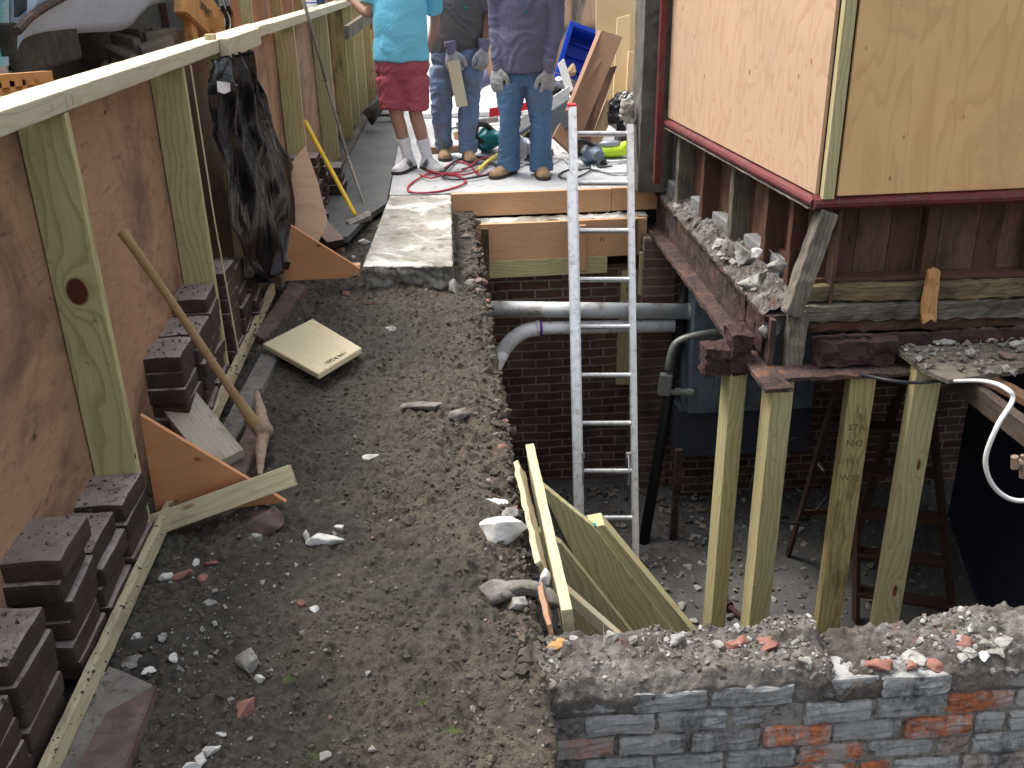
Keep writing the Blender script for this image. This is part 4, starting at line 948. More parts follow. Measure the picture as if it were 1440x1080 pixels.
t = boxthing('wall_board', (a.x, 6.6, b.z), (b.x, 6.86, a.z-.01), 'navy', 'dark blue board below the electrical cabinet', 'board', .004)
# rusty perforated post
po = thing('perforated_post', (1.6, 6.1, FL), 'rust-brown perforated metal post under the dark blue board', 'post')
a = on_y(955, 632, 6.3); b = on_y(945, 780, 6.3)
plank('post', (a+b)/2+(a-b)/2, b, .055, .03, (1, 0, 0), M['rust'], po)
for i in range(14):
    bm = bmesh.new(); p = b.lerp(a, (i+.5)/14); add_box(bm, (-.006, -.018, -.012), (.006, .0, .012), 0, Matrix.Translation(p)); fin('slot', bm, M['black'], po)
# loop of cable on the floor wall
bm = bmesh.new(); cc_ = on_y(1118, 668, 5.9); pts = [cc_ + V((math.cos(a)*.31, -.03*math.sin(a*3), math.sin(a)*.33-.05)) for a in [2*math.pi*i/36 for i in range(37)]]
tube(bm, pts, .011, 8); tube(bm, [p+V((.02, -.03, .015)) for p in pts[8:30]], .009, 8); tag(centred('cable_loop', bm, M['blackcord'], smooth=True), 'large loop of dark cable hanging behind the wooden posts', 'cable')
bm = bmesh.new(); tube(bm, [on_y(1148, 648, 5.8), on_y(1158, 661, 5.8)], .011, 8); tag(centred('cable_glint', bm, M['alu']), 'bright bit added as a connector on the dark cable loop', 'glint')  # bright metal bit stands in for the highlight on the cable loop
bm = bmesh.new(); tube(bm, [on_z(1111, 742, FL+.02), on_z(1124, 744, FL+.02), on_z(1130, 743, FL+.02)], [.025, .02, .012], 8); tag(centred('plug', bm, M['whitechunk']), 'small pale plug lying on the dark floor behind the posts', 'plug')
for i, (px, py, s_, l) in enumerate([(955, 852, .06, 'grey flat stone on the pit floor beside the leaning planks'), (975, 873, .035, 'small pale stone at the foot of the first post'), (928, 808, .045, 'flat grey stone right of the ladder foot'), (952, 830, .03, 'small stone between two flat grey stones'), (1130, 800, .025, 'white chip on the dark floor between two posts'), (1105, 868, .04, 'grey chip behind the wall by the second post'), (970, 757, .04, 'grey stone at the foot of the perforated post')]):
    chunk('floor_stone', on_z(px, py, FL+.02), s_, M['greychunk'], l, 'stone', 'stones on the pit floor', .3, 400+i)
bm = bmesh.new(); tube(bm, [on_z(1022, 850, FL+.04), on_z(1048, 872, FL+.02)], .02, 8); tube(bm, [on_z(1019, 846, FL+.04), on_z(1026, 853, FL+.04)], .035, 8); tag(centred('iron_bolt', bm, M['rust_dark']), 'dark iron bolt lying on the pit floor between the first two posts', 'bolt')
# leaning shoring planks
def slab3(name, poly, y, off, mat, label, cat='plank'):
    """board whose broad face is the given outline on the plane Y=y"""
    P = [on_y(px, py, y) for px, py in poly]
    a = P[0]; bdir = (P[-1]-P[0]).normalized(); c = sum(P, V())/len(P)
    m = basis(c, bdir, (0, -1, 0)); inv = m.inverted()
    bm = bmesh.new(); prism(bm, [inv @ p for p in P], inv.to_3x3() @ V(off)); bmesh.ops.bevel(bm, geom=bm.edges[:], offset=.002, segments=1, affect='EDGES')
    return tag(fin(name, bm, mat, None, m), label, cat)
slab3('lumber_plank', [(757, 678), (836, 742), (1040, 1010), (935, 1050)], 3.50, (0, .04, 0), M['pt'], 'broad green treated plank leaning at the front of the leaning bundle')
slab3('lumber_plank', [(745, 740), (790, 765), (1000, 1030), (900, 1080)], 3.40, (0, .04, 0), M['pt'], 'green treated plank half hidden at the lower left of the leaning bundle')
slab3('lumber_plank', [(830, 742), (850, 738), (1075, 1010), (1040, 1030)], 3.52, (0, .10, 0), M['pt'], 'bright edged treated plank at the right of the leaning bundle')
slab3('lumber_plank', [(779, 832), (790, 824), (900, 920), (888, 930)], 3.0, (0, .05, 0), M['pale'], 'thin pale stick low in front of the leaning planks')
bm = bmesh.new(); add_box(bm, (-.012, -.012, -.006), (.012, .012, .006), .001, Matrix.Translation(on_y(834, 739, 3.52))); tag(centred('green_tab', bm, M['teal']), 'tiny green tab on the tip of the right leaning plank', 'tab')
# boards on edge at the lip
tag(plank('edge_board', on_z(749, 655, -.13), on_z(802, 893, -.19), .20, .033, (.12, 0, -1), M['pale_dirty'], None, .003, rough=.002), 'pale board on edge along the trench lip at the wall corner', 'board')
tag(plank('edge_board', on_z(730, 658, -.09), on_z(762, 800, -.10), .06, .02, (.5, 0, -1), M['pale_dirty'], None, .002, rough=.006, seed=3, jag=.03), 'split weathered board between soil and the pale edge board', 'board')
tag(plank('rotten_board', on_z(762, 830, -.10), on_z(775, 888, -.12), .05, .016, (.3, 0, -1), M['oldboard'], None, .002, rough=.007, seed=9, jag=.03), 'rotten splintered board end at the lip corner', 'board')
tag(plank('edge_board', on_z(698, 560, -.20), on_z(726, 690, -.22), .10, .012, (.1, 0, -1), M['whitepaint'], None, .002), 'thin white strip along the cut face of the trench', 'strip')
# ================================================================== BUILDING
bl = thing('boarded_building', (1.75, 4.5, -.1), 'boarded bay of a building with red trim and rotten timber base', 'building')
A = on_y(1150, 283, 4.5); zb = A.z            # lower corner of the sheets
B = on_z(942, 172, zb)                        # far lower corner of the side sheet
C_ = on_y(1450, 276, 4.46)
up = V((0, 0, 1)); dS = (B-A).normalized(); nS = V((-dS.y, dS.x, 0)); nS = nS if nS.x < 0 else -nS
HT = 2.2
def panel_box(name, a, b, zlo, zhi, t, nrm_, mat, parent, grain='z', bev=.001):
    a = V((a.x, a.y, zlo)); b = V((b.x, b.y, zlo)); L = (b-a).length; hh = zhi-zlo; bm = bmesh.new()
    if grain == 'z':
        add_box(bm, (-hh/2, -L/2, -t/2), (hh/2, L/2, t/2), bev); xd_ = up
    else:
        add_box(bm, (-L/2, -hh/2, -t/2), (L/2, hh/2, t/2), bev); xd_ = (b-a).normalized()
    m = basis((a+b)/2+up*hh/2+V(nrm_)*t/2, xd_, nrm_)
    return fin(name, bm, mat, parent, m)
n_f = V((.03, -1, 0)).normalized()
tag(panel_box('side_sheet', A-dS*0.0, B, zb+.035, zb+HT, .018, nS, M['ply_r'], bl), 'clean bright plywood side sheet')
panel_box('front_sheet', on_y(1172, 270, 4.5), C_+V((1.6, .05, 0)), zb+.035, zb+HT, .018, n_f, M['ply_f'], bl)
plank('corner_strip', A+V((.03, -.03, .02)), A+V((.03, -.03, HT)), .055, .045, (1, 0, 0), M['pt'], bl, .003)
# red trim: a moulded sill along both faces
def trim(name, a, b, nrm_, w, h, mat):
    L = (b-a).length; bm = bmesh.new(); prof = [(0, -h*.5), (w*.55, -h*.5), (w, -h*.25), (w*1.05, 0), (w*.9, h*.25), (w*.45, h*.42), (0, h*.5)]
    x = (b-a).normalized(); n_ = V(nrm_)
    n = max(2, int(L/.05)); rows = []
    for i in range(n+1):
        p = a.lerp(b, i/n); wv = .003*noise.noise(p*9)
        rows.append([bm.verts.new(p + n_*(u+wv) + up*(v_+wv)) for u, v_ in prof])
    for i in range(n):
        for k in range(len(prof)): bm.faces.new((rows[i][k], rows[i][(k+1) % len(prof)], rows[i+1][(k+1) % len(prof)], rows[i+1][k]))
    bm.faces.new(rows[0]); bm.faces.new(rows[-1][::-1])
    return fin(name, bm, mat, bl, smooth=False)
trim('red_sill', A+up*.0-dS*.02, B+dS*.0, nS, .045, .055, M['redpaint'])
trim('red_sill', A+up*.0+V((-.03, 0, 0)), C_+V((1.6, .05, .0)), n_f, .05, .07, M['redpaint'])
# grey flashing lip under the side sill
plank('flashing', A+nS*.02-up*.033, B+nS*.02-up*.033, .05, .006, nS, M['old_grey'], bl, .001, rough=.003)
# red upright and stucco pilaster at the far end
rb = on_y(940, 245, 6.85)
plank('red_upright', V((B.x-.07, 6.80, .12)), V((B.x-.07, 6.80, 2.6)), .045, .06, (1, 0, 0), M['redpaint'], bl, .003)
bm = bmesh.new(); n = 40
add_box(bm, (1.375, 6.92, .02), (1.565, 7.25, 2.7), .004)
bmesh.ops.triangulate(bm, faces=bm.faces[:]); bmesh.ops.subdivide_edges(bm, edges=[e for e in bm.edges if e.calc_length() > .2], cuts=14, use_grid_fill=True)
for _ in range(2): bmesh.ops.subdivide_edges(bm, edges=[e for e in bm.edges if e.calc_length() > .05], cuts=1, use_grid_fill=True)
for v in bm.verts: v.co += noise.noise_vector(v.co*30)*.004 + noise.noise_vector(v.co*9)*.006
fin('stucco_pilaster', bm, M['stucco'], bl)
# side wall under the sill: sheathing, studs, infill blocks
def side_pt(y, dx=0): t = (y-A.y)/(B.y-A.y); return A.lerp(B, t) + V((-dx*nS.x*-1 if False else 0, 0, 0)) - nS*dx
xs_ = [(4.52, 4.86, 'old_red'), (4.86, 5.2, 'old_dark'), (5.2, 5.55, 'old_red'), (5.55, 5.92, 'old_dark'), (5.92, 6.25, 'old_red'), (6.25, 6.9, 'old_dark')]
for y0_, y1_, mt in xs_:
    a = side_pt(y0_+.003, .15); b = side_pt(y1_-.003, .15)
    panel_box('sheathing_board', a, b, -.1, zb-.01, .02, nS, M[mt], bl)
for y_, w_, mt in ((4.80, .045, 'old_dark'), (5.12, .05, 'old_dark'), (5.62, .055, 'old_grey'), (6.12, .05, 'old_dark'), (6.62, .06, 'old_grey')):
    p = side_pt(y_, .075)
    bm = bmesh.new(); hh = zb-.03-.0
    plank('wall_stud', V((p.x, p.y, -.0)), V((p.x, p.y, zb-.02)), .12, w_, nS, M[mt], bl, .003, rough=.004, seed=y_)
for i, (y_, l_) in enumerate(((5.02, .14), (5.33, .3), (5.85, .3), (6.32, .2), (6.8, .25))):
    p = side_pt(y_, .10); bm = bmesh.new(); add_box(bm, (-.05, -l_/2, 0), (.05, l_/2, .13), .01)
    for v in bm.verts: v.co += noise.noise_vector(v.co*15+V((i, 0, 0)))*.008
    fin('infill_block', bm, M['greyblock'], bl, Matrix.Translation((p.x, p.y, -.02)) @ Matrix.Rotation(math.atan2(-dS.x, dS.y), 4, 'Z'))
# front wall under the sill
yf = 4.66; x = 1.80; k = 0
for w_, mt in ((.16, 'old_red'), (.09, 'old_dark'), (.17, 'old_red'), (.14, 'old_dark'), (.12, 'old_red'), (.2, 'old_red'), (.12, 'old_dark'), (.16, 'old_red'), (.18, 'old_red'), (.2, 'old_dark'), (.3, 'old_red'), (.3, 'old_dark')):
    plank('sheathing_board', (x+w_/2, yf+.03, .05), (x+w_/2, yf+.03, zb-.01), w_-.003, .02, (1, 0, 0), M[mt], bl, .001); x += w_
for x_ in (1.86, 2.40, 2.95, 3.5): plank('wall_stud', (x_, yf-.02, .08), (x_, yf-.02, zb-.02), .05, .06, (1, 0, 0), M['old_dark'], bl, .003, rough=.003)
plank('sill_timber', (1.76, yf-.07, .055), (3.9, yf-.09, .03), .085, .10, (0, 0, 1), M['old_yellow'], bl, .006, rough=.012, seed=2)
plank('sill_timber', (1.74, yf-.09, -.04), (3.9, yf-.11, -.07), .085, .12, (0, 0, 1), M['old_grey'], bl, .006, rough=.016, seed=5)
plank('sill_timber', (1.72, yf-.08, -.115), (3.9, yf-.10, -.14), .05, .10, (0, 0, 1), M['old_dark'], bl, .004, rough=.02, seed=8)
plank('sill_ledge', (1.80, yf-.02, .112), (3.9, yf-.04, .09), .11, .02, (0, 1, 0), M['old_dark'], bl, .003, rough=.004, seed=4)
plank('corner_post', on_y(1163, 297, 4.50), on_y(1112, 440, 4.42), .085, .10, (1, 0, 0), M['old_grey'], bl, .006, rough=.008, seed=6, jag=.03)
plank('corner_post', on_y(1122, 436, 4.46), on_y(1112, 515, 4.44), .09, .09, (1, 0, 0), M['old_grey'], bl, .006, rough=.008, seed=7, jag=.03)
tag(plank('wood_splinter', on_y(1305, 452, 4.46), on_y(1313, 378, 4.52), .075, .02, (1, .2, 0), M['splinter'], None, .002, rough=.012, seed=5, jag=.05), 'orange splintered shard leaning on the rotten sill timbers', 'splinter')
# concealed bulk of the house so that no light falls from behind
bm = bmesh.new(); add_box(bm, (1.80, 4.80, .1), (5.5, 6.85, .13)); add_box(bm, (1.76, 4.75, -.12), (5.5, 6.6, -.10)); fin('unseen_floor_deck', bm, M['old_dark'], bl)
bm = bmesh.new(); add_box(bm, (1.78, 4.76, zb+HT), (5.5, 7.2, zb+HT+.1)); fin('roof', bm, M['old_dark'], bl)
bm = bmesh.new(); add_box(bm, (1.62, 6.9, -.1), (5.5, 7.25, zb+HT)); add_box(bm, (4.2, 4.62, .1), (4.3, 6.9, zb+HT)); fin('rear_wall', bm, M['stucco'], bl)
# ---- rusty beams
sb = thing('rusty_beam', (1.53, 5.7, -.28), 'deeply rusted steel beam running along the side of the pit', 'beam')
def rough_box(name, lo, hi, mat, parent, amp, cell=.035, freq=12, seed=0, M_=None):
    bm = bmesh.new(); add_box(bm, lo, hi)
    ax = [hi[i]-lo[i] for i in range(3)]
    for k in range(3):
        n = max(1, int(ax[k]/cell)); no = [0, 0, 0]; no[k] = 1
        for i in range(1, n):
            co_ = [0, 0, 0]; co_[k] = lo[k]+ax[k]*i/n
            bmesh.ops.bisect_plane(bm, geom=bm.verts[:]+bm.edges[:]+bm.faces[:], plane_co=co_, plane_no=no)
    for v in bm.verts: v.co += noise.noise_vector(v.co*freq+V((seed, 0, 0)))*amp + noise.noise_vector(v.co*freq*4)*amp*.6
    return fin(name, bm, mat, parent, M_)
rough_box('web', (1.565, 4.42, -.27), (1.59, 7.15, -.03), M['rust'], sb, .008)
rough_box('top_flange', (1.545, 4.48, -.05), (1.66, 7.15, -.028), M['rust'], sb, .010, seed=3)
rough_box('bottom_flange', (1.47, 4.14, -.292), (1.60, 7.15, -.268), M['rust'], sb, .007, seed=6)
for i, (y_, z_) in enumerate(((4.55, -.12), (4.7, -.15), (4.86, -.12))):
    rough_box('flaked_plate', (1.545, y_-.07, z_-.10), (1.556, y_+.07, z_+.09), M['rust_dark'], sb, .014, .03, 16, seed=i*4)
ff = thing('rusty_beam', (2.2, 4.32, -.3), 'rusted cross beam with flaking web under the rotten sill', 'beam')
a = on_y(1100, 522, 4.28); b = on_y(1330, 516, 4.28)
rough_box('bottom_flange', (a.x, 4.25, -.285), (b.x+1.2, 4.40, -.265), M['rust'], ff, .009, seed=9)
bm = bmesh.new(); stn = V(on_y(1215, 492, 4.42)); 
rough_box('web', (1.78, 4.40, -.265), (3.8, 4.425, -.12), M['rust_dark'], ff, .018, .03, 9, seed=5)
rough_box('flaked_plate', (1.80, 4.33, -.255), (2.18, 4.40, -.125), M['rust_dark'], ff, .022, .025, 12, seed=12)
st_ = thing('rusty_stub', on_y(1020, 520, 4.55), 'lumpy rusted iron stub sticking out left of the beam end', 'iron stub')
a = on_y(990, 488, 4.52); b = on_y(1046, 523, 4.52)
rough_box('stub', (a.x, 4.48, b.z), (b.x, 4.60, a.z), M['rust_dark'], st_, .014, .02, 20, seed=2)
a = on_y(1028, 468, 4.50); b = on_y(1052, 520, 4.50)
rough_box('flange', (a.x, 4.46, b.z), (b.x, 4.62, a.z), M['rust_dark'], st_, .016, .02, 20, seed=7)
# rubble on the beam
rr = random.Random(21)
big = [(1015, 352, .075, 'greychunk', 'large grey mortar lump on the beam, middle one'), (1068, 398, .085, 'greychunk', 'largest cracked mortar lump near the corner post'), (1046, 358, .06, 'greychunk', 'fractured mortar wedge between two studs'), (1000, 348, .045, 'whitechunk', 'white folded plaster scrap on the beam'), (1084, 455, .075, 'greychunk', 'hanging mortar lump beside the broken corner post'), (1062, 357, .03, 'whitechunk', 'small white plaster tooth between the studs'), (960, 288, .06, 'greychunk', 'mortar lump at the far end of the beam'), (985, 318, .05, 'edging_g', 'brown-grey lump on the beam beside the infill'), (1030, 392, .055, 'edging', 'rust stained lump on the beam flange'), (1085, 425, .05, 'edging_g', 'dark lump beneath the corner post'), (935, 268, .05, 'greychunk', 'far mortar lump below the stucco pilaster'), (1090, 375, .04, 'greychunk', 'grey lump leaning on the last infill block'), (1050, 420, .05, 'edging', 'dark flaking lump on the beam near the corner')]
for i, (px, py, s_, mt, l) in enumerate(big):
    s_ *= 1.5
    y_ = on_x(px, py, 1.63).y; p = on_x(px, py, 1.63 if i != 4 else 1.6)
    chunk('mortar_lump', p, s_, M[mt], l, 'rubble', 'mortar lumps on the rusty beam', .75, 600+i, rough=.22)
bm = bmesh.new(); n = 150; m_ = 12; g = []
for i in range(n+1):
    y_ = 4.5+2.6*i/n; row = []
    for j in range(m_+1):
        t = j/m_; x_ = 1.545+.20*t
        z_ = -.026 + .05*math.sin(math.pi*min(1, t*.8)) + .03*t + .035*fbm(y_*8, t*2, 3, 5) + .02*fbm(y_*30, t*8, 3, 3)
        row.append(bm.verts.new((x_+.015*fbm(y_*12, t*3, 8, 3), y_, z_)))
    g.append(row)
for i in range(n):
    for j in range(m_): bm.faces.new((g[i][j], g[i][j+1], g[i+1][j+1], g[i+1][j]))
lo = [[bm.verts.new(V((r[e].co.x, r[e].co.y, -.03))) for r in g] for e in (0, -1)]
for e, l_ in zip((0, -1), lo):
    for i in range(n): bm.faces.new((g[i][e], g[i+1][e], l_[i+1], l_[i]))
tag(centred('mortar_bed', bm, M['rubble']), 'crumbling mortar bed on top of the rusty side beam', 'mortar')
def pl_b(r):
    y = r.uniform(4.5, 7.0); return (1.56+.17*r.random(), y, .01+.04*r.random())
scatter('beam_debris', 260, pl_b, M['pit_debris'], .008, .035, seed=14)
# ---- wooden posts under the beams
for i, (xt, yt, xb, w_, mt, rz, l) in enumerate([(1035, 528, 1006, .095, 'pt', .25, 'first square wooden post from the left holding the beam end'), (1095, 532, 1066, .115, 'pt', .1, 'second wooden post from the left below the corner'), (1211, 528, 1170, .125, 'pt_stained', -.12, 'third wooden post, brown-stained with inked marks'), (1292, 536, 1240, .125, 'pt', -.12, 'rightmost of the four wooden posts')]):
    a = on_y(xt, yt, 4.33); b0 = V((a.x+.004, 4.33, FL)); a.z = -.294 if i < 3 else -.30
    if i == 3: a = V((2.285, 4.22, -.22)); b0 = V((2.30, 4.24, FL))
    if i == 0: a = on_y(1033, 522, 4.54); a.z = -.335; b0 = V((a.x, 4.54, FL))
    if i == 1: a = V((1.60, 4.34, -.294)); b0 = V((1.605, 4.34, FL))
    t = tag(plank('support_post', b0, a, w_, w_ if i < 2 else .09, (math.cos(rz), math.sin(rz), 0), M[mt], None, .004), l, 'post', 'wooden posts shoring the building')
    if i == 2:
        L = (a-b0).length
        for k, (tx, dz) in enumerate((('STA', .28), ('N42', .37), ('111', .47), ('W32', .57))):
            q = a.lerp(b0, dz/L) ; nn_ = V((math.sin(rz)*1, -math.cos(rz), 0)); text('stamp', tx, .05, basis(q+nn_*.0456, (math.cos(rz), math.sin(rz), 0), nn_), M['inkbrown'], t)
bm = bmesh.new(); add_box(bm, (2.80, 2.3, -.24), (5.5, 4.2, -.20)); tag(centred('unseen_floor_deck', bm, M['old_dark']), 'old timber deck added unseen beyond the right edge to shade the pit', 'deck')  # unseen deck, added to block light entering the pit from the right
M['joist'] = wood('dark_joist', (.10, .075, .06, 1), (.055, .04, .032, 1), (.04, .03, .02, 1))
# ---- old stepladder in the dark
sl = thing('wooden_stepladder', (2.7, 5.2, FL), 'dark reddish wooden stepladder standing in the gloom behind the posts', 'stepladder')
M['stepwood'] = wood('old_red_ladder_wood', (.075, .042, .03, 1), (.045, .024, .017, 1), (.05, .02, .01, 1))
rl = [(on_z(1343, 898, FL), V((2.85, 5.35, -.55))), (on_z(1160, 890, FL)+V((.25, .1, 0)), V((2.45, 5.35, -.55)))]
for a, b in rl: plank('rail', a, b, .075, .028, (0, 1, 0), M['stepwood'], sl)
for k in range(6):
    t = .12+.15*k; plank('step', rl[0][0].lerp(rl[0][1], t), rl[1][0].lerp(rl[1][1], t), .09, .025, (0, 1, .2), M['stepwood'], sl)
for xo in (2.42, 2.86): plank('rear_leg', (xo, 6.0, FL), (xo-.0, 5.42, -.56), .045, .025, (0, 1, 0), M['stepwood'], sl)
plank('brace', (2.42, 5.9, -2.1), (2.86, 5.9, -2.1), .04, .02, (0, 0, 1), M['stepwood'], sl); plank('top_step', (2.38, 5.38, -.54), (2.92, 5.38, -.54), .14, .03, (0, 1, 0), M['stepwood'], sl)
tag(plank('leaning_board', on_y(1195, 780, 5.6), on_y(1262, 560, 5.9), .06, .03, (1, 0, 0), M['stepwood'], None), 'reddish board leaning in the dark between the third and fourth posts', 'board')
# ---- dark membrane wall on the right
bm = bmesh.new(); n = 40; P1 = V((3.87, 6.45, 0)); P2 = on_z(1392, 902, FL); P3 = P2+(P2-P1).normalized()*2.6; P3 = V((3.05, 2.2, 0)); g = []
for j in range(25):
    z = FL+(2.5)*j/24; row = []
    for i in range(n+1):
        t = i/n; q = V((P1.x, P1.y, 0)).lerp(V((P2.x, P2.y, 0)), t*2) if t < .5 else V((P2.x, P2.y, 0)).lerp(P3, t*2-1)
        row.append(bm.verts.new((q.x+.02*fbm(i*.3, j*.2, 4, 3), q.y, z)))
    g.append(row)
for j in range(24):
    for i in range(n): bm.faces.new((g[j][i], g[j][i+1], g[j+1][i+1], g[j+1][i]))
bmesh.ops.solidify(bm, geom=bm.faces[:], thickness=.05)
tag(centred('dark_wall', bm, M['navy'], smooth=True), 'dark navy basement wall closing the pit on the right', 'wall')
# ---- shelf of rubble, plank and cable at the right edge
tr = tag(slab_top := (lambda: None)() or fin('tmp', bmesh.new(), M['old_grey']), None) if False else None
q = [on_z(x, y, -.19) for x, y in ((1253, 486), (1292, 478), (1450, 470), (1560, 492), (1430, 521), (1334, 534), (1300, 520))]
t_ = thing('broken_shelf', (2.5, 4.2, -.22), 'grey broken board piled with rubble jutting out at the right', 'board')
bm = bmesh.new(); prism(bm, q, (0, 0, -.022)); bmesh.ops.triangulate(bm, faces=bm.faces[:])
fin('board', bm, M['old_grey'], t_)
def pl_s(r):
    x = r.uniform(2.2, 3.0); y = r.uniform(4.0, 4.5)
    if x < 2.35 and y < 4.1: return None
    return (x, y, -.19+.012+.02*(x-2.2)*r.random())
scatter('shelf_rubble', 420, pl_s, M['pit_debris'], .006, .032, seed=17)
for i, (px, py, s_, mt, l) in enumerate([(1330, 478, .06, 'greychunk', 'big grey mortar lump on the broken shelf'), (1365, 497, .035, 'greychunk', 'small pale lump in the middle of the broken shelf'), (1300, 500, .035, 'edging_g', 'brown lump near the tip of the broken shelf'), (1418, 500, .04, 'edging', 'reddish lump on the broken shelf at the right'), (1355, 466, .035, 'redchunk', 'orange-brown lump at the back of the broken shelf'), (1385, 464, .045, 'redchunk', 'round reddish lump at the back of the broken shelf'), (1432, 483, .05, 'greychunk', 'pale lump at the right edge of the broken shelf')]):
    chunk('shelf_lump', on_z(px, py, -.17), s_, M[mt], l, 'rubble', 'lumps on the broken shelf', .6, 700+i, (1.3, 1, 1))
tag(plank('old_joist', on_z(1335, 525, -.298), on_z(1335, 525, -.298).lerp(on_z(1475, 632, -.298), 2.1), .10, .05, (0, 0, 1), M['joist'], None, .004, rough=.004), 'brown old joist running out of the frame below the rubble shelf', 'joist')
tag(plank('old_joist', on_z(1378, 528, -.225), on_z(1378, 528, -.225).lerp(on_z(1490, 585, -.225), 1.0), .03, .08, (0, 0, 1), M['old_red'], None, .004, rough=.006, seed=4), 'splintered reddish joist on top of the brown joist', 'joist')
bm = bmesh.new(); cp = [on_y(*q) for q in ((1340, 536, 4.02), (1382, 536, 3.6), (1412, 545, 3.3), (1424, 562, 3.25), (1403, 598, 3.2), (1386, 645, 3.2), (1396, 682, 3.2), (1425, 703, 3.2), (1470, 700, 3.2))] + [V((2.7, 3.25, -.35)), V((3.2, 3.3, -.30))]
tube(bm, curve(cp, 8), .0095, 10); tag(centred('white_cable', bm, M['whiteplastic'], smooth=True), 'white cable looping down at the right edge of the pit', 'cable')
bm = bmesh.new(); tube(bm, curve([on_y(*q) for q in ((1165, 515, 4.5), (1240, 533, 4.15), (1290, 538, 4.12), (1345, 533, 4.1))], 8), .009, 8); tag(centred('black_cable', bm, M['blackcord'], smooth=True), 'black cable sagging before the tops of the right posts', 'cable')
vv = thing('valve', on_y(1436, 652, 3.4), 'small pale valve fitting at the right edge of the frame', 'valve')
bm = bmesh.new(); tube(bm, [on_y(1428, 650, 3.4), on_y(1452, 652, 3.4), V((3.25, 3.4, on_y(1452, 652, 3.4).z))], [.016, .02, .012], 8); tube(bm, [on_y(1438, 640, 3.4), on_y(1440, 670, 3.4)], [.009, .02], 8); fin('body', bm, M['toolwood'], vv)
bm = bmesh.new(); tube(bm, [on_y(1427, 642, 3.38), on_y(1427, 658, 3.38)], [.016, .016], 8); fin('handle', bm, M['toolwood'], vv)
# ================================================================== PEOPLE
def ell(bm, c, r, sub=2):
    o = bmesh.ops.create_icosphere(bm, subdivisions=sub, radius=1)
    bmesh.ops.transform(bm, matrix=Matrix.Translation(V(c)) @ Matrix.Diagonal((*r, 1)), verts=o['verts'])
def limb(bm, pts, rads, seg=16, ref=V((1, 0, 0)), n=6):
    """smooth tapered limb through joints"""
    P = curve(pts, n); Rr = []
    m = len(pts)-1
    for i in range(len(P)):
        t = i/n; k = min(int(t), m-1); f = t-k
        a, b = rads[k], rads[k+1]
        a = a if isinstance(a, tuple) else (a, a); b = b if isinstance(b, tuple) else (b, b)
        f = f*f*(3-2*f); Rr.append((a[0]+(b[0]-a[0])*f, a[1]+(b[1]-a[1])*f))
    tube(bm, P, Rr, seg, ref)
def hand_bm(bm, wrist, d, back, curl=.5, thumb=1, size=1.0, wide=1.0, spread=.06):
    """palm, four fingers of unequal length bent at two knuckles, thumb off the side; d: wrist->fingers, back: back of the hand"""
    d = V(d).normalized(); back = V(back); back = (back-d*back.dot(d)).normalized(); sd = d.cross(back)*thumb
    w = V(wrist)
    tube(bm, [w-d*.01*size, w+d*.03*size, w+d*.06*size, w+d*.092*size], [(.026*size*wide, .019*size*wide), (.037*size*wide, .020*size*wide), (.043*size*wide, .019*size*wide), (.040*size*wide, .015*size*wide)], 14, ref=sd)
    for k, (o, L) in enumerate(((.030, .070), (.010, .079), (-.011, .074), (-.030, .058))):
        b = w + d*.085*size + sd*o*size*wide
        c = curl*(1+.12*math.sin(k*2.1)); dd = (d + sd*spread*(1.5-k)).normalized()
        p = [b]; ang = 0
        for j, f in enumerate((.42, .33, .25)):
            ang += c*(.75 if j == 0 else .95)
            p.append(p[-1] + (dd*math.cos(ang) - back*math.sin(ang))*L*f*size*1.05)
        tube(bm, curve(p, 3), [.0105*size*wide - .0022*size*i/9 for i in range(10)], 10, ref=sd)
    b = w + d*.022*size + sd*.030*size*wide
    td = (d*.62 + sd*.62 - back*.35).normalized(); p1 = b+td*.038*size; p2 = p1+(d*.85+sd*.15-back*.3).normalized()*.032*size; p3 = p2+(d*.95-back*.35).normalized()*.024*size
    tube(bm, curve([b-td*.012*size, b, p1, p2, p3], 3), [.014*size*wide]*4+[.0135*size*wide]*3+[.012*size*wide]*3+[.0105*size*wide, .0095*size*wide, .008*size*wide], 10, ref=back)
